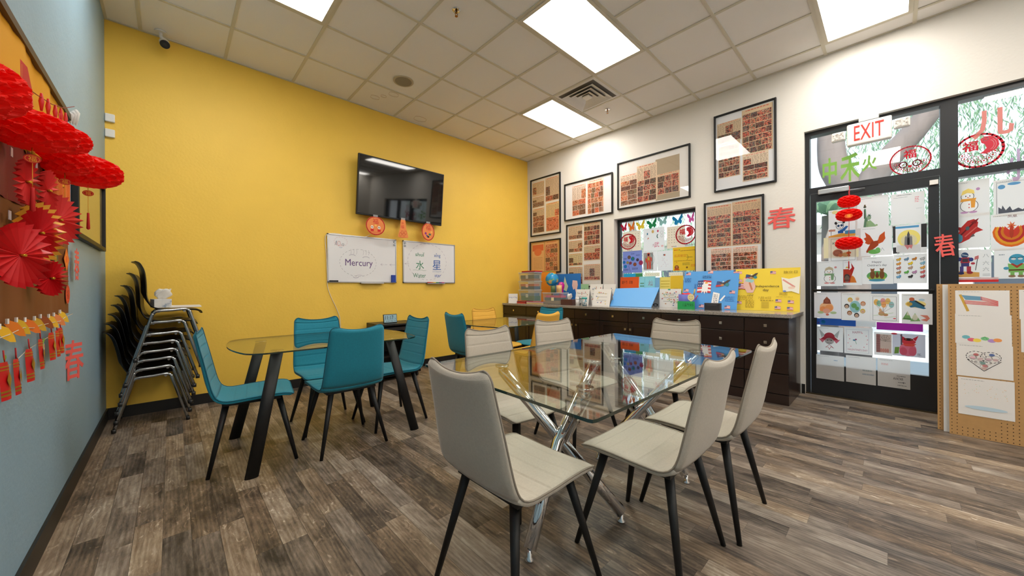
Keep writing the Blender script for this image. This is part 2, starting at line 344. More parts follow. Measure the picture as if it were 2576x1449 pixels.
# ceiling grid: main tees and cross tees every 0.61 m, leaving the light fittings free
G = .61; lights = [(1, -2, 'ceiling light panel nearest above the large glass table', 0), (3, 0, 'ceiling light panel beside the square air vent, above the counter corner', 0), (-3, 0, 'ceiling light panel cut by the top edge above the yellow wall', 0), (3, -5, 'ceiling light panel above the exit door', 0), (-3, -5, 0, 1), (1, -7, 0, 1), (-3, -9, 0, 1), (3, -10, 0, 1)]
skip = {(i+1, j) for i, j, _, _ in lights}
b = B(); z0, z1 = HC-.007, HC
for i in range(-3, 6):
    for j in range(-10, 4):
        y0, y1 = max(j*G, YF), min((j+1)*G, YW)
        if (i, j) not in skip and y1-y0 > .02: b.box((i*G-.013, y0, z0), (i*G+.013, y1, z1))
for j in range(-9, 4): b.box((XL, j*G-.013, z0-.0005), (XW, j*G+.013, z1))
b.box((XL, YW-.02, z0), (XW, YW, z1)); b.box((XL, YF, z0), (XL+.02, YW, z1)); b.box((XW-.02, YF, z0), (XW, YW, z1)); st(b.obj('trim_1', M_grid))
for i, j, lab, off in lights:
    t = thing('ceiling_light', lab or 'recessed ceiling light panel out of view, %s' % {(-3, -5): 'right above the viewpoint', (1, -7): 'nearest to the storefront glass', (-3, -9): 'at the rear near the blue wall', (3, -10): 'at the rear by the storefront'}[(i, j)], 'ceiling light', (i*G+G, j*G+G/2, HC-.012), 0, 'fluorescent ceiling panels')
    b = B(); x, y, q = G-.014, G/2-.014, .03
    for s in (-1, 1): b.box((-x, s*y, -.002), (x, s*(y-q), .011)); b.box((s*x, -y+q, -.002), (s*(x-q), y-q, .011))
    b.obj('light_frame', M_grid, t)
    B().box((-x+q, -y+q, .002), (x-q, y-q, .009)).obj('diffuser', M_lamp, t)
# air vent
t = thing('air_vent', 'square white ceiling air vent with nested louvres between two light panels', 'air vent', (3.5*G, -.5*G, HC-.004))
b = B(); a = .29
def sqring(b, a0, a1, z0_, z1_):
    R = [[(sx*a_, sy*a_, z_) for sx, sy in ((-1, -1), (1, -1), (1, 1), (-1, 1))] for a_, z_ in ((a0, z0_), (a1, z1_), (a1-.008, z1_+.004), (a0-.008, z0_+.004))]
    b.rings(R, smooth=False, loop=True)
sqring(b, .29, .262, 0, -.006); b.obj('vent_frame', M_white, t)
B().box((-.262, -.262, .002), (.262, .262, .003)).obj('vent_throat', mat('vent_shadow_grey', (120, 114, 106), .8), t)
for k, (o_, i_) in enumerate(((.225, .17), (.165, .11), (.105, .055))):
    b = B(); sqring(b, o_, i_, -.028, -.004); b.obj('louvre', M_white, t)
B().box((-.045, -.045, -.026), (.045, .045, -.012)).obj('centre_plate', M_white, t)
t = thing('ceiling_speaker', 'round grey perforated ceiling speaker near the yellow wall', 'speaker', (.316, .952, HC))
B().cyl((0, 0, -.008), .112, .008, 40).obj('rim', mat('speaker_rim', (196, 184, 158), .7), t); B().cyl((0, 0, -.011), .092, .004, 40).obj('grille', mat('speaker_grille', (158, 148, 126), .8, bump=.6, bscale=900), t)
for x, y, lab in ((.151, -.345, 'brass and chrome sprinkler head in a ceiling tile left of the large light panel'), (2.619, -.289, 'small chrome sprinkler head right of the air vent')):
    t = thing('fire_sprinkler', lab, 'sprinkler', (x, y, HC), 0, 'ceiling sprinklers')
    B().lathe([(.0, 0), (.036, 0), (.034, -.006), (.018, -.008), (.014, -.004), (0, -.004)], n=24).obj('escutcheon', M_chrome, t)
    b = B(); b.cyl((0, 0, -.03), .008, .026, 10); b.tube([(-.011, 0, -.028), (-.013, 0, -.042), (0, 0, -.052)], .0028, 6); b.tube([(.011, 0, -.028), (.013, 0, -.042), (0, 0, -.052)], .0028, 6); b.cyl((0, 0, -.056), .013, .002, 12); b.obj('sprinkler_body', mat('brass', (150, 104, 52), .3, 1), t)
for x, y, r, sl_ in ((.289, 1.423, .035, 'smallest brown ring stain, between two larger ones, on a ceiling tile'), (.36, 1.3, .06, 'brown ring stain just behind the round ceiling speaker'), (.22, 1.52, .055, 'brown ring stain between the speaker and the yellow wall'), (.92, 1.66, .09, 'widest brown ring stain, right of the others, touching the yellow wall')):
    b = B(); b.tube([(r*math.cos(q*.35)*(1+.12*math.sin(q*1.3)), r*.8*math.sin(q*.35), 0) for q in range(18)], .003, 4, loop=True, flat=.1)
    tag(b.obj('water_stain', mat('stain', (186, 160, 132), .9), loc=(x, y, HC-.0003)), sl_, 'stain', 'ceiling tile stains')
# security camera
p = at(405, 80, 2, HC); t = thing('security_camera', 'white bullet security camera with black lens ring on the ceiling', 'security camera', p)
B().cyl((0, 0, -.012), .045, .012, 24).obj('base', M_white, t); B().tube([(0, 0, -.01), (.0, 0, -.05), (.02, -.015, -.07)], .014, 10).obj('bracket', M_white, t)
d = Vector((.05, -.8, -.55)).normalized(); c0 = Vector((.02, .03, -.07)); b = B(); b.tube([c0, c0+d*.12], .035, 20); b.obj('housing', M_white, t)
b = B(); b.tube([c0+d*.118, c0+d*.138], [.036, .033], 20); b.obj('lens_ring', M_plas, t); b = B(); b.tube([c0+d*.137, c0+d*.140], .018, 20); b.obj('lens', mat('lens', (50, 50, 44), .1), t)
for z, lab, ring in ((2.655, 'upper white motion sensor box in the corner of the yellow wall', 0), (2.52, 'lower white sensor box with ring, in the corner of the yellow wall', 1)):
    t = thing('wall_sensor', lab, 'sensor', (XL+.032, YW-.016, z), 0, 'corner sensors'); B().box((-.03, -.012, -.035), (.03, .016, .035)).obj('case', M_white, t, bevel=.006)
    B().cyl((0, -.0135, 0), .013 if ring else .006, .003, 16, ax=1).obj('button', M_white, t)
# ---------------------------------------------------------------- window, door and storefront
XG = XW+.10
t = st(thing('window_1', None, None)); del_ = [t.__delitem__(k) for k in ('category',) if k in t]
yL, yR = WY0, WY1
def bars(b, y0, y1, z0, z1, wd, x0, x1):
    b.box((x0, y0, z0), (x1, y0-wd, z1)); b.box((x0, y1+wd, z0), (x1, y1, z1)); b.box((x0, y0-wd, z0), (x1, y1+wd, z0+wd)); b.box((x0, y0-wd, z1-wd), (x1, y1+wd, z1))
b = B(); bars(b, yL, yR, WZ0, WZ1, .045, XG, XG+.06); b.obj('window_frame', M_frame, t)
B().box((XG+.028, yL-.045, WZ0+.045), (XG+.034, yR+.045, WZ1-.045)).obj('glass_pane', M_glass, t)
XD = XW+.05; XP = XD+.028        # front of the door frame; inner face of its glass
t = st(thing('door_1', None, None))
b = B(); b.box((XD, DY0, 0), (XD+.1, -2.300, DZ)); b.box((XD, -3.2, 0), (XD+.1, -3.255, DZ)); b.box((XD, -2.3, 2.125), (XD+.1, -3.2, 2.185)); b.box((XD, -2.3, DZ-.045), (XD+.1, -3.2, DZ)); b.obj('door_frame', M_frame, t)
B().box((XP, -2.3, 2.185), (XP+.006, -3.2, DZ-.045)).obj('transom_pane', M_glass, t)
b = B(); X0, X1 = XD+.008, XD+.052
b.box((X0, -2.306, .012), (X1, -2.352, 2.12)); b.box((X0, -3.13, .012), (X1, -3.194, 2.12)); b.box((X0, -2.352, 2.036), (X1, -3.13, 2.12)); b.box((X0, -2.352, .012), (X1, -3.13, .322)); lf = b.obj('door_leaf', M_frame, t)
B().box((XP, -2.352, .322), (XP+.006, -3.13, 2.036)).obj('glass_pane', M_glass, lf)
b = B(); b.tube([(X0-.055, -2.33, 1.10), (X0-.055, -3.16, 1.10)], .012, 10); b.box((X0-.055, -2.325, 1.085), (X0, -2.345, 1.115)); b.box((X0-.055, -3.145, 1.085), (X0, -3.165, 1.115)); b.obj('push_bar', M_blk, t)
B().box((XD-.02, -2.262, 0), (XD+.12, -3.255, .012)).obj('threshold', mat('threshold_metal', (96, 84, 64), .3, .9), t)
pc = at(2080, 478, 0, XD-.02); b = B(); b.box((XD-.035, pc.y+.07, 2.10), (XD+.008, pc.y-.17, 2.15)); cl_ = b.obj('door_closer', M_alu, t, bevel=.006)
b = B(); b.tube([(XD-.03, pc.y-.13, 2.11), (XD-.12, pc.y-.03, 2.09), (XD-.03, pc.y-.28, 2.10)], .007, 6); b.obj('closer_arm', M_alu, cl_)
pc = at(2349, 459, 0, XD); B().box((XD-.02, pc.y+.025, pc.z-.02), (XD+.01, pc.y-.025, pc.z+.02)).obj('door_contact', M_white, t)
t = st(thing('window_2', None, None))
b = B(); bars(b, -3.255, DY1, 0, DZ, .045, XD, XD+.1); b.box((XD, -3.3, 2.08), (XD+.1, DY1+.045, 2.14)); b.box((XD, -4.05, .045), (XD+.1, -4.1, 2.08)); b.box((XD, -4.05, 2.14), (XD+.1, -4.1, DZ-.045)); b.obj('window_frame', M_frame, t)
b = B(); b.box((XP, -3.3, .045), (XP+.006, -4.05, 2.08)); b.box((XP, -4.1, .045), (XP+.006, DY1+.045, 2.08)); b.obj('glass_pane', M_glass, t)
b = B(); b.box((XP, -3.3, 2.14), (XP+.006, -4.05, DZ-.045)); b.box((XP, -4.1, 2.14), (XP+.006, DY1+.045, DZ-.045)); b.obj('transom_pane', M_glass, t)
# exit sign on the header
pa, pb = at(2130, 338, 0, XW-.07), at(2244, 316, 0, XW-.07); yc = (pa.y+pb.y)/2; hw = (pa.y-pb.y)/2; zc = 2.62
t = thing('exit_sign', 'white EXIT sign with red letters and two emergency lamps above the door', 'exit sign', M=wallM('R', (XW-.03, yc, zc)))
B().box((-hw, -.105, -.025), (hw, .105, .04)).obj('sign_box', M_white, t, bevel=.012)
art('exit_lettering', 2*hw, .21, None, [('t', 'EXIT', .5, .52, .72, (206, 52, 40), .66)], M_print, Matrix.Translation((0, 0, .042)), t)
B().box((-.07, .105, -.03), (.07, .15, .03)).obj('mounting_canopy', M_alu, t, bevel=.006)
for s, nm in ((-1, 0), (1, 0)):
    e = B().box((s*(hw+.01), -.03, -.02), (s*(hw+.115), .06, .03)).obj('emergency_lamp', M_white, t, bevel=.012)
    ramp_mat('reflector', 55, [(.3, (120, 112, 104)), (.6, (236, 230, 222))], .25) if 'reflector' not in MATS else 0
    B().box((s*(hw+.022), -.018, .030), (s*(hw+.103), .048, .033)).obj('lamp_lens', MATS['reflector'], e)
# ---------------------------------------------------------------- upholstered chairs
def catmull(P, n):
    P = [Vector(p) for p in P]; P = [P[0]*2-P[1]]+P+[P[-1]*2-P[-2]]; out = []
    for i in range(1, len(P)-2):
        for k in range(n):
            t = k/n; a, b_, c, d = P[i-1:i+3]; out.append(.5*((2*b_)+(c-a)*t+(2*a-5*b_+4*c-d)*t*t+(3*b_-a-3*c+d)*t**3))
    return out+[P[-2]]
PROF = [(.225, .440), (.205, .452), (.16, .460), (.08, .461), (-.02, .457), (-.11, .452), (-.15, .456), (-.178, .474), (-.196, .51), (-.211, .57), (-.238, .70), (-.258, .79), (-.278, .885)]
def shell(prof, wid, th, grooves=(), dip=.0, cave=.02, rc=.045, M=15, gd=.0045, res=7):
    path = catmull([(0, y, z) for y, z in prof], res); ln = [0]
    for a, b_ in zip(path, path[1:]): ln.append(ln[-1]+(b_-a).length)
    TL = ln[-1]
    def samp(s):
        s = max(0, min(TL, s)); i = 0
        while i < len(ln)-2 and ln[i+1] < s: i += 1
        f = (s-ln[i])/(ln[i+1]-ln[i]); p = path[i].lerp(path[i+1], f); a = path[max(i-1, 0)]; c = path[min(i+2, len(path)-1)]; return p, (c-a).normalized()
    ss = sorted(set([TL*i/44 for i in range(45)]+[.003, .008, .018, TL-.003, TL-.008, TL-.018]+[g+e for g in grooves for e in (-.007, 0, .007)]))
    R = []
    for s in ss:
        p, t = samp(s); nn = Vector((0, t.z, -t.y))   # upward on the seat, forward on the back
        u = s/TL; hwid = wid(u); d = max(0, min(s, TL-s))
        if d < rc: hwid -= rc*(1-math.sqrt(max(0, 1-(1-d/rc)**2)))*.8
        tt = th*(1-.3*max(0, u-.45)/.55)*min(1, .35+.65*math.sqrt(min(1, d/.02))); bk = max(0, min(1, (u-.5)/.12)); g = sum(gd for q in grooves if abs(q-s) < 1e-6)
        top = max(0, (u-.82)/.18)**2; inner = []; outer = []
        for j in range(M):
            x = -1+2*j/(M-1); xe = math.copysign(abs(x)**.9, x); e = 1-x*x
            q = Vector((xe*hwid, 0, 0))+p+Vector((0, -cave*e*bk, -dip*e*top-.010*e*(1-bk)))
            ed = .006*(abs(x)**8); inner.append(q-nn*(g*(abs(x) < .97)+ed)); outer.append(q-nn*(tt*(1-.0*abs(x))-ed)*.999)
        R.append(inner+outer[::-1])
    return R, ss, TL, M
def upholstered(name, label, fab, pipe, group):
    def wid(u): return .222 if u < .3 else (.222-.012*(u-.3)/.2 if u < .5 else .21-.030*(u-.5)/.5)
    gr = [.075, .14, .205, .27, .335]+[.50, .575, .65, .725, .80]
    R, ss, TL, M = shell(PROF, wid, .028, gr, dip=.026, cave=.014, rc=.038)
    k = min(range(len(ss)), key=lambda i: abs(ss[i]-.415))
    t = thing(name, label, 'chair', group=group)
    B().rings(R[:k+1], cap='strip').obj('seat', fab, t); B().rings(R[k:], cap='strip').obj('backrest', fab, t)
    rim = [r[0] for r in R]; rim2 = [r[M-1] for r in R]; P = rim+R[-1][1:M-1]+rim2[::-1]+R[0][1:M-1][::-1]
    P2 = [P[0]]
    for q in P[1:]:
        if (q-P2[-1]).length > .006: P2.append(q)
    B().tube(P2, .0036, 6, loop=True).obj('piping', pipe, t)
    B().box((-.17, -.16, .408), (.17, .15, .424)).obj('seat_plate', M_blk, t)
    for sx, sy in ((-1, 1), (1, 1), (-1, -1), (1, -1)):
        B().tube([(sx*.135, sy*.14, .418), (sx*.225, sy*.235 if sy > 0 else -.225, .0)], [.019, .0105], 14).obj('leg', M_blk, t)
    return t
cb = upholstered('dining_chair', 'beige fabric dining chair at the near left end of the large glass table', M_beige, M_bpipe, 'beige chairs around the large glass table')
def setp(o, x, y, deg, label=None):      # deg: 0 faces the yellow wall, -90 faces the window wall
    o.location = (x, y, 0); o.rotation_euler = (0, 0, math.radians(deg))
    if label: o['label'] = label
    return o
setp(cb, -.645, -1.885, -90)
for x, y, dg, lab in ((-.09, -2.165, 0, 'beige chair on the near long side of the glass table, the nearer one'), (.41, -2.215, 0, 'beige chair on the near long side, the one nearer the exit door'),
                      (-.12, -1.345, 178, 'beige chair on the far long side of the table, left of the two'), (.60, -1.25, 168, 'beige chair on the far long side of the table, right of the two'), (1.04, -1.72, 93, 'beige chair at the far end of the glass table, back to dark drawers')):
    setp(dup(cb), x, y, dg, lab)
ct = upholstered('dining_chair', 'teal fabric chair at the left end of the oval glass table, beside the chair stack', M_teal, M_tpipe, 'teal chairs')
setp(ct, -1.225, .11, -98)
for x, y, dg, lab in ((-.69, -.075, 0, 'teal chair on the near side of the first oval table, seen from behind'), (-.665, .43, 180, 'teal chair on the far side of the oval table, back to the yellow wall'), (-.24, .13, 92, 'teal chair at the right end of the oval table, before the media cart'),
                      (.80, .247, -92, 'teal chair at the left end of the far glass table, seen from behind'), (1.81, .226, 96, 'teal chair at the right end of the far glass table, against the dark drawers')):
    setp(dup(ct), x, y, dg, lab)
cm = upholstered('dining_chair', 'mustard yellow chair on the near side of the far glass table, seen from behind', M_must, M_mpipe, 'mustard chairs')
setp(cm, 1.27, -.12, 0); setp(dup(cm), 1.31, .475, 178, 'mustard yellow chair behind the far glass table, back to the yellow wall')
# ---------------------------------------------------------------- glass tables
def glasstop(name, P, z, th, parent):
    b = B(); b.prism(P, z-th, z, 0, 1); return b.obj(name, [M_tglass, M_gedge], parent)
t = thing('dining_table', 'large rectangular clear glass table on two crossed chrome tripods', 'table', (.205, -1.757, 0))
cor = [(-.91, -.545), (.79, -.56), (.94, .53), (-.86, .55)]; c = Vector((.205, -1.757, 0)); P = []
cor = [(at(1067, 917, 2, .748)-c), (at(1492, 1060, 2, .748)-c), (at(1893, 882, 2, .748)-c), (at(1545, 838.5, 2, .748)-c)]
for i in range(4):
    a_, b_, d_ = cor[i-1], cor[i], cor[(i+1) % 4]
    for q, o_ in ((a_, .02), (d_, .02)):
        v = b_+(q-b_).normalized()*o_; P.append((v.x, v.y))
    P.insert(-1, ((b_.x*2+P[-2][0]+P[-1][0])/4, (b_.y*2+P[-2][1]+P[-1][1])/4))
glasstop('glass_top', P, .750, .011, t)
T1 = [((-.374, -1.499), (-.043, -1.994)), ((-.414, -2.049), (-.005, -1.44)), ((.071, -1.765), (-.546, -1.858))]
T2 = [((.78, -2.043), (.433, -1.556)), ((.66, -1.46), (.547, -2.076)), ((.235, -1.80), (.93, -1.70))]
for tri, zo in ((T1, 0), (T2, 1)):
    for k, (pa, pb) in enumerate(tri):
        ofs = Vector(((0, .0, 0), (.028, -.02, 0), (-.02, .05, 0))[k]); A_ = Vector((*pa, .712))-c; B_ = Vector((*pb, .045))-c; m_ = (A_+B_)/2+ofs*.8
        lg = B().tube([A_, A_.lerp(m_, .5), m_, m_.lerp(B_, .5), B_], .029, 24).obj('leg', M_chrome, t)
        B().lathe([(.0, -.045), (.02, -.045), (.022, -.038), (.010, -.03), (.010, .0), (0, 0)], A_*0+Vector((B_.x, B_.y, .045)), 16).obj('levelling_foot', M_chrome, lg)
        b = B(); b.cyl((A_.x, A_.y, .700), .020, .030, 16); b.cyl((A_.x, A_.y, .730), .036, .009, 24); b.obj('support_pad', M_chrome, lg)
def ovaltable(label, x, y, rz):
    t = thing('dining_table', label, 'table', (x, y, 0), rz, 'oval glass tables'); P = []
    hx, hy, r = .545, .445, .085
    def arc(cx, cy, a0): return [(cx+r*math.cos(a0+q*math.pi/2/6), cy+r*math.sin(a0+q*math.pi/2/6)) for q in range(7)]
    base = arc(hx-r, hy-r, 0)+arc(-hx+r, hy-r, math.pi/2)+arc(-hx+r, -hy+r, math.pi)+arc(hx-r, -hy+r, 1.5*math.pi)
    full = []
    for i, p in enumerate(base):
        full.append(p); q = base[(i+1) % len(base)]
        if math.dist(p, q) > .1: full += [(p[0]+(q[0]-p[0])*k/12, p[1]+(q[1]-p[1])*k/12) for k in range(1, 12)]
    for px_, py_ in full:
        P.append((px_+math.copysign(.072*(1-(py_/hy)**2), px_)*(abs(px_)/hx)**3, py_+math.copysign(.012*(1-(px_/hx)**2), py_)*(abs(py_)/hy)**3))
    glasstop('glass_top', P, .752, .009, t)
    for sx, sy in ((-1, -1), (1, -1), (-1, 1), (1, 1)):
        A_ = Vector((sx*.385, sy*.29, .728)); B_ = Vector((sx*.54, sy*.40, 0)); b = B(); R = []
        for z_, f in ((.728, 0), (.0, 1)):
            cx, cy = A_.x+(B_.x-A_.x)*f, A_.y+(B_.y-A_.y)*f; R.append([(cx+.036*math.cos(a_)+.0, cy+.019*math.sin(a_), z_) for a_ in [2*math.pi*i/20 for i in range(20)]])
        b.rings(R); lg = b.obj('leg', M_blk, t)
        b = B(); b.cyl((A_.x, A_.y, .728), .012, .011, 14); b.cyl((A_.x, A_.y, .7385), .038, .004, 24); b.obj('support_pad', M_chrome, lg)
    return t
ovaltable('oval glass table with slanted black legs, ringed by teal chairs near the yellow wall', -.745, .16, 0)
ovaltable('far oval glass table with black legs, ringed by teal and mustard chairs in the corner', 1.262, .18, .03)
# ---------------------------------------------------------------- stack of black shell chairs
SP = [(.205, .385), (.198, .408), (.165, .424), (.10, .430), (0, .432), (-.06, .437), (-.105, .452), (-.133, .485), (-.148, .55), (-.152, .65), (-.160, .74), (-.172, .79), (-.192, .825), (-.218, .832)]
R, ss, TL, M = shell(SP, lambda u: .205-.012*(u > .5)*(u-.5)*2+.008*max(0, (u-.9)*10), .013, (), dip=.0, cave=.03, rc=.04, gd=0)
R = [r[:] for r in R]
t = thing('stacking_chair', '', 'chair', group='stacked black shell chairs')
B().rings(R, cap='strip').obj('seat_shell', M_plas, t)
for s in (-1, 1):
    x = s*.215; pr = [(x+s*.01, -.22, .016), (x+s*.002, -.128, .355), (x, -.115, .392), (x, -.085, .414), (x, .0, .418), (x, .085, .424), (x, .112, .405), (x+s*.002, .124, .37), (x+s*.008, .22, .016)]
    fr = B().tube(catmull(pr, 4), .0115, 10).obj('side_frame', M_steel, t)
    for yy in (-.22, .22): B().cyl((x+s*.01, yy, 0), .0145, .03, 12).obj('foot_cap', M_plas, fr)
b = B(); [b.tube([(-.215, yy, .408), (.215, yy, .408)], .009, 8) for yy in (-.08, .08)]; b.obj('cross_bar', M_steel, t)
Z = [0, .066, .137, .207, .278, .352, .449, .547]; XO = [-1.748, -1.742, -1.728, -1.718, -1.706, -1.690, -1.662, -1.634]
lab = ['black shell stacking chair at the bottom of the stack, its feet on the floor', 'black stacking chair second from the bottom of the stack', 'black stacking chair third from the bottom of the stack', 'black stacking chair fourth from the bottom of the stack',
       'black stacking chair fifth from the bottom, fourth from the top of the stack', 'black stacking chair third from the top of the stack', 'black stacking chair directly below the topmost one', 'topmost black stacking chair, carrying a tissue box and papers']
for i in range(8):
    o = t if i == 0 else dup(t); o.location = (XO[i], 1.575, Z[i]); o.rotation_euler = (0, 0, math.radians(-90+(1.2 if i % 2 else -.6))); o['label'] = lab[i]
    th_ = (.13, .115, .10, .085, .06, .02, .0, .0)[i]
    for ch in [k for k in COL.objects if k.parent == o and k.name.startswith('seat_shell')]: ch.rotation_euler.x = th_; ch.location = (0, .42*math.sin(th_), .42*(1-math.cos(th_)))
M_tis = mat('tissue', (238, 236, 232), .9, transl=.3); M_bx = ramp_mat('floral_box', 16, [(.35, (222, 218, 212)), (.55, (206, 204, 202)), (.62, (120, 134, 160)), (.7, (214, 212, 206)), (.8, (130, 160, 120))], .6)
def tissue_box(label, loc, rz, w_, d_, h_, m, M=None):
    t = thing('tissue_box', label, 'tissue box', loc, rz); B().box((-w_/2, -d_/2, 0), (w_/2, d_/2, h_)).obj('box', m, t, bevel=.003)
    R = []
    for k in range(7):
        f = k/6; R.append([(math.cos(a_)*(.018+.035*math.sin(f*2.6))*(1+.25*math.sin(3*a_+k))+.03*f, math.sin(a_)*(.012+.014*f)*(1+.3*math.cos(2*a_+k*.7)), h_-.002+.085*f+.008*math.sin(3*a_)) for a_ in [2*math.pi*q/18 for q in range(18)]])
    b = B(); b.rings(R); b.obj('tissue', M_tis, t); return t
tissue_box('floral tissue box standing on the topmost stacked chair', (-1.70, 1.50, .985), math.radians(8), .11, .22, .075, M_bx)
b = B(); b.box((-.10, -.12, 0), (.11, .12, .008)); b.box((-.09, -.11, .008), (.105, .115, .014)); tag(b.obj('paper_pile', mat('paper', (226, 220, 212), .8), loc=(-1.545, 1.50, .985)), 'white paper sheets on the seat of the topmost stacked chair', 'paper')
# ---------------------------------------------------------------- television, whiteboards, media cart
p0, p1 = at(904, 384, 1, YW-.17), at(1118, 439, 1, YW-.17); q0, q1 = at(895, 540, 1, YW-.10), at(1110, 567, 1, YW-.10)
ctr = (p0+p1+q0+q1)/4; ctr.x = (p0.x+p1.x+q0.x+q1.x)/4; TWd = ((p1.x-p0.x)+(q1.x-q0.x))/2; THt = (p0.z+p1.z-q0.z-q1.z)/2
t = thing('television', 'black flat television mounted high on the yellow wall, tilted down', 'television', M=wallM('B', ctr, tilt=math.atan2(.07, THt), spin=-.01))
B().box((-TWd/2, -THt/2, -.035), (TWd/2, THt/2, .0)).obj('casing', M_blk, t, bevel=.004)
B().box((-TWd/2+.014, -THt/2+.020, .0), (TWd/2-.014, THt/2-.014, .0015)).obj('screen', mat('screen', (10, 11, 13), .04, spec=.7), t)
b = B(); bars(b, 0, 0, 0, 0, 0, 0, 0) if False else b.box((-.2, -.15, -.12), (.2, .15, -.035)); b.obj('wall_bracket', M_blk, t)
PUR, GRN, BLU, RED = (96, 58, 120), (40, 130, 90), (40, 96, 176), (208, 50, 60)
def whiteboard(label, px, marks):
    a_, b_ = at(px[0], px[1], 1, YW), at(px[2], px[3], 1, YW); w_, h_ = b_.x-a_.x, .600; cz = 1.52
    t = thing('whiteboard', label, 'whiteboard', M=wallM('B', ((a_.x+b_.x)/2, YW-.002, cz)))
    art('board_surface', w_-.02, h_-.02, (232, 230, 230), marks, M_ink, Matrix.Translation((0, 0, 0)), t, thick=.012)
    b = B()
    for s in (-1, 1): b.box((s*w_/2, -h_/2, 0), (s*(w_/2-.014), h_/2, .018)); b.box((-w_/2, s*h_/2, 0), (w_/2, s*(h_/2-.014), .018))
    b.obj('board_frame', M_alu, t); return t, w_, h_
mk = [('d', .42, .42, .265, .30, .004, (110, 100, 110), 56), ('t', 'Mercury', .43, .40, .15, PUR, .40), ('a', .33, .565, .045, .03, .2, 2.9, .005, PUR), ('a', .53, .53, .05, .035, .2, 2.9, .005, PUR), ('a', .38, .12, .04, .035, 3.4, 6.0, .006, PUR)]
for x in (.31, .35, .39, .49, .53, .57): mk.append(('a', x-.02, .66, .025, .07, -.9, .9, .003, (130, 116, 130)))
mk += [('a', .43, .10, .06, .05, .4, 2.7, .003, PUR), ('l', [(.76, .405), (.80, .405)], .003, PUR), ('l', [(.82, .405), (.86, .405)], .003, PUR), ('l', [(.90, .405), (.99, .405)], .003, PUR), ('l', [(.78, .43), (.755, .405), (.78, .38)], .003, PUR), ('l', [(.93, .43), (.90, .405), (.93, .38)], .003, PUR),
       ('l', [(.09, .78), (.11, .87), (.112, .78)], .006, (40, 40, 80)), ('o', .145, .82, .018, .05, .005, RED), ('o', .20, .80, .015, .02, .005, (40, 40, 80)), ('l', [(.17, .79), (.18, .78)], .006, RED), ('d', .17, .86, .09, .10, .003, RED, 30), ('a', .17, .75, .02, .02, 3.3, 6.1, .004, BLU)]
t, w_, h_ = whiteboard('left whiteboard reading Mercury inside a dashed face drawing', (822, 588, 996, 711), mk)
er = B().box((-.028, -.05, 0), (.028, .05, .028)).obj('board_eraser', mat('blue_felt', (22, 62, 160), .6), M=wallM('B', (t.location.x+w_/2-.05, YW-.015, 1.275))); tag(er, 'blue board eraser on the lower right of the left whiteboard', 'eraser')
for xx in (-.032,): tag(B().box((-.05, -.009, 0), (.05, .009, .016)).obj('dry_marker', M_blk, M=wallM('B', (t.location.x-w_/2+.07, YW-.02, 1.236))), 'black marker pen on the lower left edge of the left whiteboard', 'marker')
for x_, bl in ((w_/2-.03, 'left'),):
    for k, dz in enumerate((.262, .222)): tag(B().cyl((0, 0, 0), .013, .012, 16).obj('magnet', M_steel, M=wallM('B', (t.location.x+x_, YW-.015, 1.52+dz))), '%s grey round magnet at the top right corner of the left whiteboard' % ('upper', 'lower')[k], 'magnet', 'whiteboard magnets')
tag(B().box((-.15, -.012, 0), (.15, .0, .05)).obj('pen_tray', M_alu, M=wallM('B', (t.location.x+.1, YW-.002, 1.219))), 'aluminium pen tray under the left whiteboard', 'tray', 'pen trays')
mk = [('d', .45, .52, .375, .46, .004, (120, 90, 130), 60), ('t', 'shuĭ', .30, .70, .10, GRN, .17), ('t', '水', .30, .43, .22, GRN), ('t', 'Water', .29, .17, .11, GRN, .24), ('t', 'xīng', .64, .69, .09, BLU, .13), ('t', '星', .63, .45, .24, BLU), ('t', 'star', .65, .17, .09, BLU, .13),
      ('l', [(.17, .30), (.22, .31), (.26, .295), (.32, .31), (.37, .295), (.42, .305)], .004, GRN), ('l', [(.54, .29), (.6, .30), (.65, .285), (.72, .295)], .004, BLU), ('l', [(.54, .265), (.6, .275), (.65, .26), (.72, .27)], .003, BLU), ('l', [(.02, .45), (.10, .45)], .003, PUR), ('l', [(.05, .47), (.02, .45), (.05, .43)], .003, PUR)]
t2, w2, h2 = whiteboard('right whiteboard with green water and blue star words in Chinese', (1012, 606, 1143, 711), mk)
for k, dz in enumerate((.262, .222)): tag(B().cyl((0, 0, 0), .013, .012, 16).obj('magnet', M_steel, M=wallM('B', (t2.location.x-w2/2+.03, YW-.015, 1.52+dz))), '%s grey round magnet at the top left corner of the right whiteboard' % ('upper', 'lower')[k], 'magnet', 'whiteboard magnets')
tag(B().box((-.15, -.012, 0), (.15, .0, .055)).obj('pen_tray', M_alu, M=wallM('B', (t2.location.x+.08, YW-.002, 1.219))), 'aluminium pen tray under the right whiteboard, holding coloured pens', 'tray', 'pen trays')
for k, (cn, cc) in enumerate((('red', (200, 40, 40)), ('orange', (230, 120, 40)), ('yellow', (230, 200, 60)), ('green', (50, 150, 80)), ('purple', (110, 60, 140)), ('pink', (220, 90, 140)))):
    tag(B().cyl((0, 0, 0), .007, .045, 10, ax=0).obj('marker_pen', mat('pen_'+cn, cc, .4), loc=(t2.location.x-.06+k*.048, YW-.035, 1.2275)), '%s marker pen on the tray of the right whiteboard' % cn, 'marker', 'coloured marker pens')
cp = [at(*q, 1, YW-.012) for q in ((932, 590), (915, 596), (880, 594), (850, 588), (826, 588), (818, 600), (821, 640), (823, 690), (824, 720), (832, 745), (846, 775), (855, 800), (857, 830))]
tag(B().tube(catmull(cp, 4), .004, 6).obj('cable', mat('white_cable', (222, 214, 200), .5)), 'white cable running from the television down past the left whiteboard', 'cable')
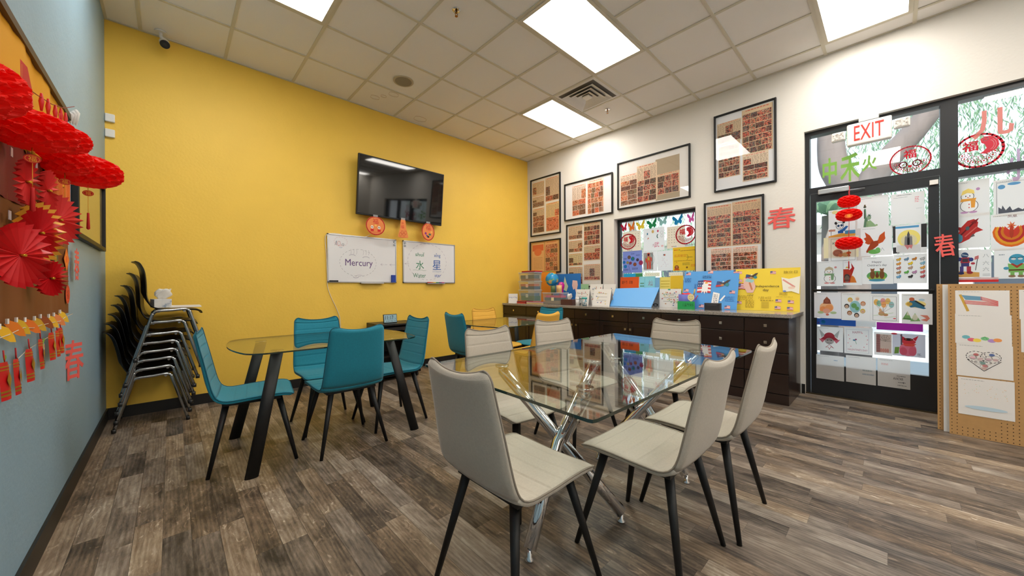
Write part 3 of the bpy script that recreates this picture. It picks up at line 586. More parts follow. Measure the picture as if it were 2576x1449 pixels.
# pendants hanging from the television
def pendant(label, px, shape, sh):
    a_, b_ = at(px[0], px[1], 1, YW-.13), at(px[2], px[3], 1, YW-.13); w_, h_ = b_.x-a_.x, a_.z-b_.z; t = thing('paper_pendant', label, 'hanging ornament', M=wallM('B', ((a_.x+b_.x)/2, YW-.13, (a_.z+b_.z)/2)), group='red ornaments under the television')
    n = 40; mk_ = [(.5+.5*math.cos(2*math.pi*i/n), .5+.5*math.sin(2*math.pi*i/n)) for i in range(n)] if shape == 'e' else [(.32, 1), (.68, 1), (.72, .93), (.78, .5), (.97, .1), (.94, .03), (.5, 0), (.06, .03), (.03, .1), (.22, .5), (.28, .93)]
    art('pendant_card', w_, h_, (242, 142, 74), sh, M_print, parent=t, mask=mk_)
    B().box((-.03, h_/2-.008, -.002), (.03, h_/2+.02, .001)).obj('hanging_tab', glass_mat('clear_tab', (.95, .9, .9), .1, 1.4, .3) if 'clear_tab' not in MATS else MATS['clear_tab'], t)
RG = (214, 30, 36); YL = (250, 190, 90)
base = lambda ex: [('o', .5, .5, .47, .47, .012, RG), ('t', '福', .5, .74, .30, RG)]+ex
pendant('oval orange 福 ornament with two cartoon figures, left below the television', (920, 541, 969, 594), 'e', base([('e', .32, .42, .075, .085, (250, 236, 220)), ('e', .68, .42, .075, .085, (250, 236, 220)), ('r', .24, .2, .4, .32, RG), ('r', .6, .2, .76, .32, RG), ('e', .29, .42, .02, .03, (60, 30, 20)), ('e', .35, .42, .02, .03, (60, 30, 20)), ('e', .65, .42, .02, .03, (60, 30, 20)), ('e', .71, .42, .02, .03, (60, 30, 20)), ('l', [(.2, .16), (.8, .16)], .006, RG), ('e', .5, .52, .06, .05, YL)]))
pendant('narrow lantern-shaped orange ornament hanging below the middle of the television', (1000, 550, 1028, 600), 'p', [('t', '福', .45, .80, .12, RG), ('t', '福', .44, .60, .18, RG)]+[('o', .25+.16*i, .18+.12*(i % 2), .10, .09, .006, RG) for i in range(4)]+[('l', [(.1, .03), (.9, .03)], .006, RG)])
pendant('round orange 福 ornament with coloured patches, right below the television', (1061, 559, 1093, 607), 'e', base([('e', .3, .4, .08, .07, (150, 40, 130)), ('e', .62, .36, .1, .06, (60, 120, 80)), ('e', .5, .22, .09, .06, (60, 50, 40)), ('e', .75, .5, .07, .06, YL), ('e', .4, .28, .06, .05, (60, 80, 150))]))
# media cart
cx = .47; t = thing('media_cart', 'low black media cabinet on castors against the yellow wall', 'cabinet', (cx, 1.56, 0))
W2, D2, HT = .27, .21, .70; b = B(); b.box((-W2, -D2, HT-.02), (W2, D2, HT)); b.box((-W2, -D2, .06), (-W2+.016, D2, HT-.02)); b.box((W2-.016, -D2, .06), (W2, D2, HT-.02)); b.box((-W2, -D2, .06), (W2, D2, .08)); b.box((-W2, D2-.01, .06), (W2, D2, HT)); b.obj('carcass', mat('black_laminate', (26, 23, 21), .4), t)
for z_ in (.29, .49): B().box((-W2+.016, -D2+.01, z_), (W2-.016, D2-.01, z_+.014)).obj('shelf', MATS['black_laminate'], t)
for sx in (-1, 1):
    for sy in (-1, 1): B().cyl((sx*(W2-.04)-.012, sy*(D2-.04), .03), .03, .024, 18, ax=0).obj('castor', M_plas, t)
b = B(); b.box((-.02, -D2-.002, .12), (.05, -D2+.006, .17)); 
tag(B().box((cx-.19, 1.40, .506), (cx+.19, 1.70, .560)).obj('dvd_player', mat('dark_grey_case', (40, 40, 42), .3)), 'black disc player on the top shelf of the media cabinet', 'player')
tag(B().box((cx-.2, 1.38, .61), (cx+.2, 1.7, .655)).obj('receiver_box', MATS['dark_grey_case']), 'slim black receiver under the top board of the media cabinet', 'receiver'); b.bm.free()
tag(B().box((cx-.1, 1.42, .08), (cx-.02, 1.5, .15)).obj('yellow_box', mat('ochre_card', (196, 150, 44), .6)), 'small ochre box at the bottom of the media cabinet', 'box')
p_ = at(982, 800, 1, 1.50); t = thing('digital_clock', 'black digital clock reading 11:17 on the media cabinet', 'clock', M=wallM('B', (p_.x, 1.50, HT+.058), tilt=-.12, spin=0))
B().box((-.09, -.056, -.016), (.09, .056, .0)).obj('clock_case', M_plas, t, bevel=.004)
K = (20, 28, 32); art('clock_display', .166, .096, (150, 184, 196), [('t', '11:17', .42, .62, .52, K, .66), ('t', '6', .90, .48, .16, K), ('t', '6/20 FRI', .42, .15, .13, K, .55), ('t', '76', .86, .15, .14, K)], M_ink, Matrix.Translation((0, 0, .0012)), t)
B().box((-.08, -.054, -.06), (.08, -.050, -.01)).obj('clock_stand', M_plas, t)
# ---------------------------------------------------------------- cabinets and counter
CZ = .875; CX = 2.65
def knob(b_parent, y, z): 
    b = B(); b.cyl((CX-.021, y, z), .006, .012, 10, ax=0); b.box((CX-.034, y-.014, z-.014), (CX-.024, y+.014, z+.014)); b.obj('knob', M_nick, b_parent, bevel=.004)
def panel(b, y0, y1, z0, z1, shaker=0):
    g = .0035; y0, y1 = y0-g, y1+g
    if not shaker: b.box((CX-.018, y0, z0+g), (CX, y1, z1-g))
    else:
        q = .055; b.box((CX-.010, y0, z0+g), (CX, y1, z1-g))
        b.box((CX-.018, y0, z0+g), (CX-.010, y0-q, z1-g)); b.box((CX-.018, y1+q, z0+g), (CX-.010, y1, z1-g)); b.box((CX-.018, y0-q, z0+g), (CX-.010, y1+q, z0+q)); b.box((CX-.018, y0-q, z1-q), (CX-.010, y1+q, z1-g))
def cabinet(label, y0, y1, kind):
    t = thing('base_cabinet', label, 'cabinet', (0, 0, 0), group='dark wood base cabinets')
    b = B(); b.box((CX, y0-.0005, .0), (XW-.014, y1+.0005, CZ-.036)); b.obj('carcass', M_esp, t)
    n = 2 if kind == 'dd' else 1; ww = (y1-y0)/n
    for k in range(n):
        a_, e_ = y0+ww*k, y0+ww*(k+1); zs = [(.69, .825)]+([(.50, .685), (.30, .495), (.10, .295)] if kind == 'dr' else [])
        for z_a, z_b in zs:
            b = B(); panel(b, a_, e_, z_a, z_b); d = b.obj('drawer', M_esp, t, bevel=.002); knob(d, (a_+e_)/2, (z_a+z_b)/2)
        if kind != 'dr':
            b = B(); panel(b, a_, e_, .10, .685, 1); d = b.obj('door', M_esp, t, bevel=.002); knob(d, (e_+.035 if k == 0 and n == 2 else a_-.035), .60)
    b = B(); b.box((CX-.012, y0, .0), (CX+.001, y1, .095)); b.obj('plinth', M_esp, t)
ys = [1.836, .70, -.139, -.996, -1.429, -1.858, -2.225]
for i, (k, l) in enumerate((('dd', 'dark wood cabinet at the yellow wall end of the counter'), ('dd', 'dark wood cabinet with two doors behind the far oval table, second from the yellow wall'), ('dd', 'dark wood double-door cabinet below the small window'), ('sd', 'narrow single-door dark wood cabinet behind the chair at the end of the glass table'),
                     ('dr', 'dark wood drawer unit, second from the door end of the counter'), ('dr', 'dark wood drawer unit at the door end of the counter, with exposed side panel'))): cabinet(l, ys[i], ys[i+1], k)
tag(B().box((2.615, YW-.001, CZ-.036), (XW, -2.255, CZ)).obj('countertop', M_gran, bevel=.004), 'long speckled grey laminate countertop on the dark cabinets', 'countertop')
# ---------------------------------------------------------------- framed newspaper pages
NB = (222, 192, 158)
def sheet(x0, y0, x1, y1, rows, cols, ft=.3, base=NB, mi=1, seed=0, head=(206, 74, 56)):
    R_ = random.Random(seed); o = [('r', x0, y0, x1, y1, base)]; W_, H_ = x1-x0, y1-y0; q = .03*W_
    o.append(('w', x0+q+W_*.1, y1-.045*H_-.004, x1-q-W_*.1, y1-.012*H_, 1, head)); yt = y1-.06*H_; yb = yt-ft*H_
    nc = 3
    for c_ in range(nc):
        a_ = x0+q+(W_-q)/nc*c_
        if ft > .05: o.append(('w', a_, yb+.01*H_, a_+(W_-q)/nc-.012, yt-.01*H_, max(2, int(ft*H_*70)), (150, 128, 106)))
    if ft > .18: cc = R_.randrange(nc); a_ = x0+q+(W_-q)/nc*cc; o.append(('m', a_, yb+.02*H_, a_+(W_-q)/nc*.95, yb+ft*H_*R_.uniform(.45, .8), mi))
    hh = (yb-y0-q*.5)/max(1, rows)
    for r_ in range(rows):
        x = x0+q
        while x < x1-q-.01:
            wd = (W_-2*q)/cols*R_.uniform(.8, 1.25); x2 = min(x+wd, x1-q); x2 = x1-q if x1-q-x2 < wd*.3 else x2
            o.append(('m', x, y0+q*.6+hh*r_+.004, x2-.006, y0+q*.6+hh*(r_+1)-.004, mi)); x = x2
    return o
def framed(label, px, z1, z0, bg_, sh, orient=None):
    ya, yb = at(px[0], 500, 0, XW-.02).y, at(px[1], 500, 0, XW-.02).y; w_, h_ = ya-yb, z1-z0
    t = thing('picture_frame', label, 'framed poster', M=wallM('R', (XW-.001, (ya+yb)/2, (z0+z1)/2)), group='framed newspaper pages on the white wall')
    art('print', w_-.03, h_-.03, bg_, sh, [M_print, M_photo, M_photo2], Matrix.Translation((0, 0, .008)), t)
    b = B(); q, d = .02, .028
    for s in (-1, 1): b.box((s*w_/2, -h_/2, 0), (s*(w_/2-q), h_/2, d)); b.box((-w_/2+q, s*h_/2, 0), (w_/2-q, s*(h_/2-q), d))
    b.obj('moulding', M_blk, t, bevel=.004)
    B().box((-w_/2+q, -h_/2+q, .0155), (w_/2-q, h_/2-q, .017)).obj('glazing', M_pic, t)
WB = (236, 232, 228)
framed('tall framed newspaper collage in two columns, upper left beside the yellow wall', (1334.5, 1409.5), 3.145, 2.09, WB, sheet(.04, .70, .47, .95, 0, 2, .8, seed=1)+sheet(.04, .50, .47, .69, 1, 1, .45, seed=2, mi=2)+sheet(.05, .04, .47, .48, 3, 2, .25, seed=3)+sheet(.51, .56, .97, .97, 1, 2, .7, seed=4)+sheet(.53, .04, .97, .53, 1, 1, .45, (232, 196, 140), 2, seed=5))
framed('small landscape framed collage with white side margins, above the tall frame', (1419.5, 1541), 2.90, 2.272, (238, 236, 236), sheet(.16, .08, .47, .92, 3, 2, .42, (238, 214, 196), 2, seed=6)+sheet(.50, .06, .84, .95, 6, 4, .02, (240, 220, 200), 2, seed=7))
framed('wide framed collage of three newspaper pages above the small window', (1553, 1736.5), 3.005, 2.305, WB, [('r', .56, .03, .88, .88, (178, 160, 134))]+sheet(.03, .05, .30, .72, 5, 2, .14, (240, 214, 190), 2, seed=8)+sheet(.29, .06, .58, .84, 4, 3, .35, (232, 206, 176), seed=9)+sheet(.58, .14, .88, .56, 3, 3, .05, (222, 190, 156), seed=10))
framed('large framed collage mounted highest on the white wall, near the exit door', (1796.5, 1954), 3.245, 2.306, (228, 228, 230), sheet(.03, .62, .46, .90, 1, 2, .5, (212, 188, 154), seed=11)+sheet(.05, .16, .44, .62, 6, 4, .02, (214, 190, 160), seed=12)+sheet(.47, .40, .97, .98, 7, 4, .04, (214, 188, 152), seed=13)+sheet(.48, .06, .90, .40, 3, 2, .35, (226, 204, 178), seed=14))
framed('framed collage of two newspaper spreads between the small window and red paper cut', (1770.5, 1922), 2.195, 1.25, WB, sheet(.03, .40, .48, .96, 7, 3, .18, (212, 176, 138), seed=15)+sheet(.49, .40, .97, .97, 6, 3, .16, (212, 176, 136), seed=16)+sheet(.10, .03, .48, .38, 5, 4, .14, (236, 204, 184), seed=17)+sheet(.50, .03, .92, .38, 5, 4, .14, (236, 204, 184), seed=18))
framed('tall framed collage of seven clippings, to the left of the small window', (1424, 1514.5), 2.205, 1.15, (238, 234, 228), sheet(.04, .76, .46, .97, 1, 2, .6, seed=19)+sheet(.04, .55, .46, .74, 1, 3, .6, seed=20)+sheet(.04, .33, .46, .53, 1, 3, .7, (226, 206, 160), seed=21)+sheet(.04, .03, .46, .31, 1, 2, .5, seed=22)+sheet(.50, .64, .96, .99, 4, 5, .08, (228, 196, 156), seed=23)+sheet(.50, .40, .96, .63, 1, 2, .4, (216, 192, 158), seed=24)+sheet(.50, .09, .96, .34, 1, 2, .7, seed=25))
framed('framed pair of orange newspaper pages, lower left above the plastic bins', (1332, 1409.5), 2.0, 1.406, (206, 160, 100), [('r', .05, .04, .47, .95, (234, 184, 124)), ('r', .07, .70, .45, .90, (222, 104, 60)), ('e', .26, .66, .13, .12, (230, 120, 70)), ('w', .1, .1, .42, .5, 9, (200, 150, 96))]+sheet(.51, .03, .93, .97, 6, 3, .04, (232, 176, 120), 2, seed=26))
# ---------------------------------------------------------------- paper cuts and window film
def glyph_obj(name, label, cat, ch, M, w_, h_, m, th=.0015, group=None):
    V, F, gw, gh = glyph(ch); b = B()
    vs = [b.bm.verts.new((x/gw*w_, y/gh*h_, 0)) for x, y in V]
    for f in F: b.face([vs[i] for i in f])
    r = bmesh.ops.extrude_face_region(b.bm, geom=b.bm.faces[:]); bmesh.ops.translate(b.bm, verts=[v for v in r['geom'] if isinstance(v, bmesh.types.BMVert)], vec=(0, 0, th))
    return tag(b.obj(name, m, M=M), label, cat, group)
def rect_px(X, x0, y0, x1, y1):
    a_, b_ = at(x0, y0, 0, X), at(x1, y1, 0, X); return (a_.y+b_.y)/2, (a_.z+b_.z)/2, abs(a_.y-b_.y), abs(a_.z-b_.z)
y, z, w_, h_ = -2.063, 1.90, .255, .235
glyph_obj('paper_cut', 'red paper cut of 春 taped on the white wall beside the door', 'paper cut', '~春', wallM('R', (XW-.008, y, z)), w_, h_, M_salm, group='red 春 paper cuts')
pc = at(2378, 617, 0, XD-.01); glyph_obj('paper_cut', 'red paper cut of 春 on the black door mullion, partly curled', 'paper cut', '~春', wallM('R', (XD-.025, pc.y, pc.z), spin=.15)@Matrix.Rotation(.5, 4, 'Y'), .15, .20, M_salm, group='red 春 paper cuts')
pc = at(193, 665, 0, XL+.02); glyph_obj('paper_cut', 'upper red paper cut of 春 on the blue wall, beside the notice board', 'paper cut', '~春', wallM('L', (XL+.02, pc.y, pc.z)), .14, .185, M_salm, group='red 春 paper cuts')
pc = at(184, 905, 0, XL+.02); glyph_obj('paper_cut', 'lower red paper cut of 春 on the blue wall, below the notice board corner', 'paper cut', '~春', wallM('L', (XL+.02, pc.y, pc.z))@Matrix.Rotation(-.4, 4, 'Y'), .15, .22, M_salm, group='red 春 paper cuts')
RR = (216, 22, 44)
def fu(label, X, cx, cy, wpx, zr, style=0):
    a_, b_ = at(cx-wpx/2, cy, 0, X), at(cx+wpx/2, cy, 0, X); c = at(cx, cy, 0, X); w_ = abs(a_.y-b_.y)
    bump_ = [('e', .5+.487*math.cos(q*math.pi/22), .5+.487*math.sin(q*math.pi/22), .013, .013, RR) for q in range(44)] if style else []
    s_ = [('o', .5, .5, .475, .475, .016 if style < 2 else .010, RR), ('o', .5, .5, .43, .43, .003, RR)]+bump_+[('t', '*福', .34 if style < 2 else .5, .66 if style < 2 else .72, .30, RR)]
    rn = random.Random(int(cx))
    for k in range(9): a1 = math.pi+.25+k*.33; s_ += [('o', .5+.33*math.cos(a1), .5+.33*math.sin(a1), .06, .055, .006, RR), ('e', .5+.33*math.cos(a1), .5+.33*math.sin(a1), .022, .022, RR)]
    for k in range(6): s_ += [('o', .5+.17*math.cos(math.pi+k*.62), .42+.13*math.sin(math.pi+k*.62), .05, .045, .005, RR)]
    if style < 2:                       # carp on the right
        s_ += [('p', [(.54, .82), (.62, .88), (.76, .86), (.87, .74), (.90, .58), (.84, .46), (.66, .38), (.52, .40), (.60, .46), (.66, .54), (.62, .66), (.56, .70)], RR if style == 0 else (226, 60, 74)), ('o', .64, .80, .05, .05, .006, (250, 235, 235)), ('a', .70, .62, .10, .14, -1.2, 1.2, .004, (250, 225, 225)), ('a', .74, .62, .10, .16, -1.2, 1.2, .004, (250, 225, 225))]
    else: s_ += [('o', .34, .38, .09, .10, .008, RR), ('o', .66, .38, .09, .10, .008, RR), ('e', .5, .3, .05, .04, RR)]
    return tag(art('window_sticker', w_, w_ if not zr else zr, None, s_, M_film, wallM('R', (X, c.y, c.z))), label, 'window sticker', 'round red 福 stickers')
XT = XP-.003; X1 = XG+.024
fu('round red 福 sticker on the glass above the exit door', XT, 2289, 403.6, 108, .27, 2); fu('large round red 福 sticker with a carp, on the glass right of the door', XT, 2461, 379, 130, .29, 1)
fu('small round red 福 sticker at the left of the small window', X1, 1580.3, 608, 40, .235); fu('round red 福 sticker at the right side of the small window', X1, 1724.5, 590, 51, .26)
for ch, cx, cy, wp, hp, cc, lab in (('中', 2087, 430, 36, 64, (150, 196, 84), 'green film character 中 on the glass above the door'), ('禾', 2138, 421, 50, 70, (150, 196, 84), 'large green film character 禾 on the glass above the door'), ('火', 2187, 410, 38, 38, (150, 196, 84), 'small green film character 火 on the glass above the door'),
                             ('儿', 2497, 309, 106, 70, (236, 142, 130), 'pink film character 儿 on the glass at the upper right'), ('小', 2562, 414, 62, 80, (206, 176, 206), 'pale lilac film character at the right edge of the frame')):
    c_ = at(cx, cy, 0, XT-.004); w_ = abs(at(cx-wp/2, cy, 0, XT).y-at(cx+wp/2, cy, 0, XT).y); h_ = abs(at(cx, cy-hp/2, 0, XT).z-at(cx, cy+hp/2, 0, XT).z)
    tag(art('film_character', w_, h_, None, [('t', '*'+ch, .5, .5, 1, cc, 1)], M_film, wallM('R', (XT-.004, c_.y, c_.z), spin=.0)), lab, 'window sticker', 'film characters on the glass')
# ---------------------------------------------------------------- drawings
K = (40, 38, 40); GR = (150, 150, 150); HL = ('w', .06, .93, .48, .955, 1, (160, 160, 160)); PW = (238, 234, 230)
def star(cx, cy, r, n, col, r2=.5): return ('p', [(cx+(r if i % 2 == 0 else r*r2)*math.cos(i*math.pi/n), cy+(r if i % 2 == 0 else r*r2)*math.sin(i*math.pi/n)) for i in range(2*n)], col)
def flag(x0, y0, x1, y1, wv=.02):
    o = []; n = 7; R2 = (206, 60, 66)
    for k in range(n):
        ya, yb = y0+(y1-y0)*k/n, y0+(y1-y0)*(k+1)/n; c_ = R2 if k % 2 == 0 else (244, 238, 236)
        o.append(('p', [(x0, ya), ((x0+x1)/2, ya+wv), (x1, ya-wv*.5), (x1, yb-wv*.5), ((x0+x1)/2, yb+wv), (x0, yb)], c_))
    xm, ym = x0+(x1-x0)*.42, y0+(y1-y0)*.45; o.append(('p', [(x0, ym), (xm, ym+wv*.8), (xm, y1+wv*.8), (x0, y1)], (52, 76, 130)))
    for i in range(3):
        for j in range(2): o.append(('e', x0+(xm-x0)*(.2+.3*i), ym+(y1-ym)*(.3+.4*j), (xm-x0)*.06, (y1-ym)*.09, (240, 240, 245)))
    return o
def snowman(hat=(240, 200, 150), sc=(250, 190, 90), m_=(190, 150, 190)):
    return [HL, ('e', .5, .30, .22, .17, (250, 250, 250)), ('o', .5, .30, .22, .17, .005, K), ('e', .46, .56, .16, .12, (250, 250, 250)), ('o', .46, .56, .16, .12, .005, K), ('p', [(.30, .60), (.34, .72), (.48, .78), (.62, .72), (.64, .62), (.46, .66)], hat), ('e', .72, .74, .05, .04, m_), ('p', [(.28, .42), (.66, .44), (.68, .50), (.30, .50)], sc), ('p', [(.54, .44), (.66, .44), (.64, .24), (.55, .24)], sc),
            ('e', .42, .57, .012, .02, K), ('e', .52, .57, .012, .02, K), ('p', [(.45, .55), (.52, .53), (.46, .52)], (240, 130, 40)), ('e', .38, .12, .10, .03, m_), ('e', .60, .12, .10, .03, m_), ('e', .5, .34, .015, .02, (220, 90, 90)), ('e', .5, .25, .015, .02, (220, 90, 90))]
def kabuto(hornc, face, cloak): return [HL, ('p', [(.20, .55), (.12, .90), (.32, .68), (.40, .70)], hornc), ('p', [(.80, .55), (.88, .90), (.68, .68), (.60, .70)], hornc), ('e', .5, .60, .20, .17, cloak), ('p', [(.14, .46), (.86, .46), (.70, .60), (.30, .60)], cloak), ('p', [(.10, .50), (.24, .34), (.34, .46)], (220, 120, 140)), ('p', [(.90, .50), (.76, .34), (.66, .46)], (220, 120, 140)), ('e', .5, .42, .17, .13, face), ('e', .43, .45, .03, .015, K), ('e', .57, .45, .03, .015, K), ('l', [(.42, .34), (.58, .34)], .006, K), ('l', [(.5, .28), (.36, .16), (.46, .18), (.5, .08), (.56, .2), (.66, .14), (.5, .28)], .005, (190, 50, 60))]
def figure(c1, c2, skin=(240, 200, 170)): return []
drawings = []
def D(X, px, label, sh, base=PW, name='drawing', mats=None, cat='drawing', group=None, dx=0): drawings.append((X, px, label, sh, base, name, mats or M_art, cat, group, dx))
gd = 'drawings taped on the exit door'; GX = XT-.002
D(GX, (2084, 530.6, 2151.8, 597), 'drawing of a panda in sunglasses on a beach, behind the hanging red lantern', [HL, ('p', [(0, 0), (1, 0), (1, .14), (.5, .18), (0, .10)], (232, 170, 70)), ('r', .62, .14, 1, .26, (90, 160, 200)), ('l', [(.10, .12), (.10, .34)], .006, (110, 80, 60)), ('r', .01, .26, .26, .33, (214, 160, 140)), ('o', .43, .44, .14, .12, .006, K), ('e', .28, .54, .05, .05, K), ('e', .58, .56, .05, .05, K), ('e', .38, .44, .05, .04, (40, 70, 110)), ('e', .50, .45, .05, .04, (40, 70, 110)), ('p', [(.40, .28), (.60, .24), (.75, .40), (.66, .42), (.52, .32)], (60, 120, 190)), ('r', .36, .18, .56, .27, (40, 100, 180)), ('e', .44, .37, .015, .02, (200, 80, 80)), ('e', .25, .92, .12, .06, (244, 232, 170))], group=gd)
D(GX, (2156.5, 499, 2235.7, 568), 'drawing of the Statue of Liberty in green pencil', [HL, ('p', [(.20, .02), (.24, .30), (.22, .62), (.28, .62), (.30, .34), (.34, .26), (.36, .02)], (110, 150, 120)), ('e', .25, .68, .05, .03, (70, 70, 50)), ('e', .25, .73, .03, .03, (110, 90, 50)), ('e', .38, .32, .07, .07, (140, 180, 150)), ('p', [(.28, .02), (.30, .20), (.42, .24), (.56, .10), (.60, .02)], (160, 196, 150)), star(.39, .38, .08, 6, (90, 130, 110), .4), ('e', .38, .32, .05, .06, (170, 200, 170)), ('e', .62, .06, .04, .03, (170, 200, 150)), ('r', .22, .30, .25, .58, (60, 70, 60))], group=gd)
D(GX, (2241, 490.5, 2326, 559.5), 'white sheet with a line of writing, topmost right on the door', [('w', .18, .92, .62, .96, 1, (110, 110, 110)), ('w', .08, .86, .50, .88, 1, (110, 110, 110)), ('w', .72, .66, .84, .86, 4, (230, 130, 140)), ('w', .76, .46, .92, .48, 1, (170, 170, 170))], group=gd, dx=.004)
D(GX, (2072, 599, 2160, 646), 'plain cream sheet behind the brown loaf drawing', [], (238, 222, 178), group=gd, dx=-.001)
D(GX, (2083.8, 598, 2154.6, 655), 'drawing of a brown curled animal with the letters Ka, behind the lantern', [('b', .10, .03, .96, .92, .003, K), ('t', 'Ka', .24, .74, .10, K), ('e', .34, .34, .18, .15, (196, 130, 110)), ('e', .62, .26, .14, .09, (222, 180, 130)), ('o', .34, .34, .12, .09, .005, (140, 80, 60)), ('e', .44, .24, .08, .07, (230, 150, 110)), ('e', .74, .22, .05, .05, (190, 90, 80))], group=gd, dx=.002)
D(GX, (2165, 574, 2244, 641), 'drawing of an orange eagle landing with spread wings', [HL, ('p', [(.42, .52), (.30, .72), (.14, .84), (.18, .66), (.10, .62), (.17, .52), (.14, .46), (.24, .40), (.38, .40)], (200, 84, 34)), ('p', [(.54, .50), (.62, .70), (.78, .82), (.78, .68), (.80, .58), (.72, .46), (.58, .40)], (214, 96, 40)), ('p', [(.36, .50), (.56, .52), (.58, .36), (.46, .26), (.20, .10), (.18, .16)], (176, 72, 34)), ('e', .53, .58, .05, .045, (240, 240, 236)), ('e', .44, .14, .20, .08, (120, 190, 100)), ('e', .56, .20, .08, .08, (130, 200, 120)), ('l', [(.66, .16), (.70, .26), (.76, .16)], .004, GR)], group=gd)
D(GX, (2246, 568, 2331.6, 636), 'drawing of a rocket taking off in a yellow glow, scribbled black sides', [('r', .08, .88, .78, .95, (100, 170, 215)), ('e', .48, .52, .34, .30, (250, 236, 140)), ('e', .48, .46, .24, .20, (236, 234, 214)), ('r', 0, .40, .08, .98, (64, 62, 64)), ('r', .84, .20, 1, .98, (58, 56, 58)), ('r', 0, .03, .10, .24, (64, 62, 64)), ('r', .1, .03, .20, .08, (64, 62, 64)), ('r', .12, .05, .82, .30, (222, 222, 222)), ('p', [(.43, .28), (.43, .66), (.47, .78), (.51, .66), (.51, .28)], (96, 98, 110)), ('p', [(.35, .30), (.36, .56), (.40, .62), (.43, .56), (.43, .30)], (150, 152, 160)), ('p', [(.51, .30), (.51, .56), (.54, .62), (.58, .56), (.59, .30)], (150, 152, 160)), ('e', .47, .42, .035, .14, (40, 40, 46)), ('p', [(.34, .30), (.60, .30), (.56, .16), (.50, .22), (.44, .14), (.40, .22)], (226, 150, 156))], group=gd)
D(GX, (2055, 658, 2121, 719.5), 'drawing of a snowman with a pastel hat and scarf, left end of its row', snowman((214, 200, 170), (150, 190, 150), (230, 160, 160)), group=gd)
D(GX, (2121.4, 657, 2168.6, 717), 'drawing of a red samurai with flame horns, below the lantern tassel', [HL, ('p', [(.0, .10), (.0, .66), (.30, .66), (.50, .50), (.36, .10)], (196, 66, 48)), ('p', [(.34, .62), (.46, .72), (.42, .92), (.60, .70), (.50, .48)], (190, 40, 40)), ('p', [(.36, .10), (.72, .10), (.62, .30), (.50, .40), (.40, .30)], (232, 140, 60)), ('e', .20, .34, .16, .12, (90, 80, 80)), ('e', .20, .26, .13, .14, (150, 130, 120)), ('l', [(.06, .20), (.34, .20)], .008, (120, 30, 30)), ('p', [(.10, .70), (.20, .78), (.30, .70)], (230, 190, 70))], group=gd, dx=.001)
D(GX, (2168.6, 647.5, 2247.8, 714), 'drawing titled Happy Children\'s day with three bears on grass', [HL, ('t', 'Happy', .48, .80, .075, K, .30), ('t', "Children's day", .48, .68, .075, K, .62), ('e', .48, .30, .33, .18, (110, 180, 110)), ('e', .48, .22, .28, .10, (190, 210, 90)), ('e', .48, .14, .26, .05, (90, 170, 200))]+[e for x in (.34, .64) for e in (('e', x, .34, .08, .15, (150, 96, 60)), ('e', x, .50, .06, .06, (164, 108, 70)), ('e', x-.05, .55, .02, .025, (140, 86, 50)), ('e', x+.05, .55, .02, .025, (140, 86, 50)), ('e', x-.02, .51, .008, .01, K), ('e', x+.02, .51, .008, .01, K))]+[('e', .49, .30, .06, .08, (130, 76, 46)), ('e', .49, .40, .04, .04, (150, 90, 56))], group=gd, dx=.001)
ani = [HL]
for r_, row in enumerate(([(230, 190, 80), (120, 160, 190), (210, 140, 60), (200, 200, 200)], [(236, 170, 80), (250, 220, 60), (150, 200, 220)], [(216, 150, 140), (200, 170, 150), (240, 180, 90)], [(190, 150, 110), (110, 190, 90), (200, 150, 190), (220, 120, 120)], [(120, 180, 220), (60, 60, 60), (200, 100, 110)])):
    for k, c_ in enumerate(row):
        x_ = .15+.72*k/(len(row)-1 or 1); y_ = .84-.15*r_; ani += [('e', x_, y_-.02, .07, .035, c_), ('e', x_+.05, y_+.02, .035, .032, c_), ('o', x_, y_-.02, .07, .035, .003, (90, 80, 70)), ('l', [(x_-.04, y_-.05), (x_-.04, y_-.08)], .004, (90, 80, 70)), ('l', [(x_+.03, y_-.05), (x_+.03, y_-.08)], .004, (90, 80, 70))]
D(GX, (2248, 641, 2332, 712), 'colouring sheet of many small animals in rows', ani, group=gd)
BX = X0-.072
kids = [HL, ('e', .49, .50, .20, .22, (160, 206, 214)), ('e', .45, .54, .10, .09, (130, 190, 120)), ('e', .56, .44, .07, .07, (130, 190, 120))]
for k, c_ in enumerate(((226, 196, 60), (240, 236, 226), (196, 132, 90), (222, 196, 90), (50, 44, 46), (150, 96, 60), (50, 44, 46))):
    a1 = 2.2-k*.9; x_, y_ = .49+.30*math.cos(a1), .50+.31*math.sin(a1); kids += [('e', x_, y_, .09, .085, c_), ('e', x_, y_-.015, .065, .06, (246, 214, 190)), ('e', x_-.02, y_-.01, .007, .01, K), ('e', x_+.02, y_-.01, .007, .01, K)]
D(BX, (2048, 735.5, 2116, 802), 'drawing of orange fruit under a brown cone, left end on the push bar', [HL, ('e', .47, .42, .26, .20, (250, 200, 150)), ('e', .34, .34, .13, .12, (244, 170, 110)), ('e', .56, .40, .15, .13, (246, 180, 120)), ('e', .47, .28, .14, .10, (240, 190, 170)), ('p', [(.34, .56), (.36, .70), (.48, .84), (.60, .72), (.64, .56)], (176, 100, 76)), ('o', .48, .66, .10, .08, .006, (120, 66, 50)), ('e', .25, .22, .12, .05, (190, 210, 160)), ('e', .72, .22, .12, .05, (190, 210, 160)), ('e', .5, .14, .06, .04, (230, 130, 110))], (232, 228, 230), group='drawings hung on the door push bar')
D(BX, (2116.8, 737, 2188.5, 808), 'drawing of seven children\'s heads around a globe', kids, group='drawings hung on the door push bar', dx=.001)
eg = [HL, ('b', .10, .06, .90, .90, .003, K)]
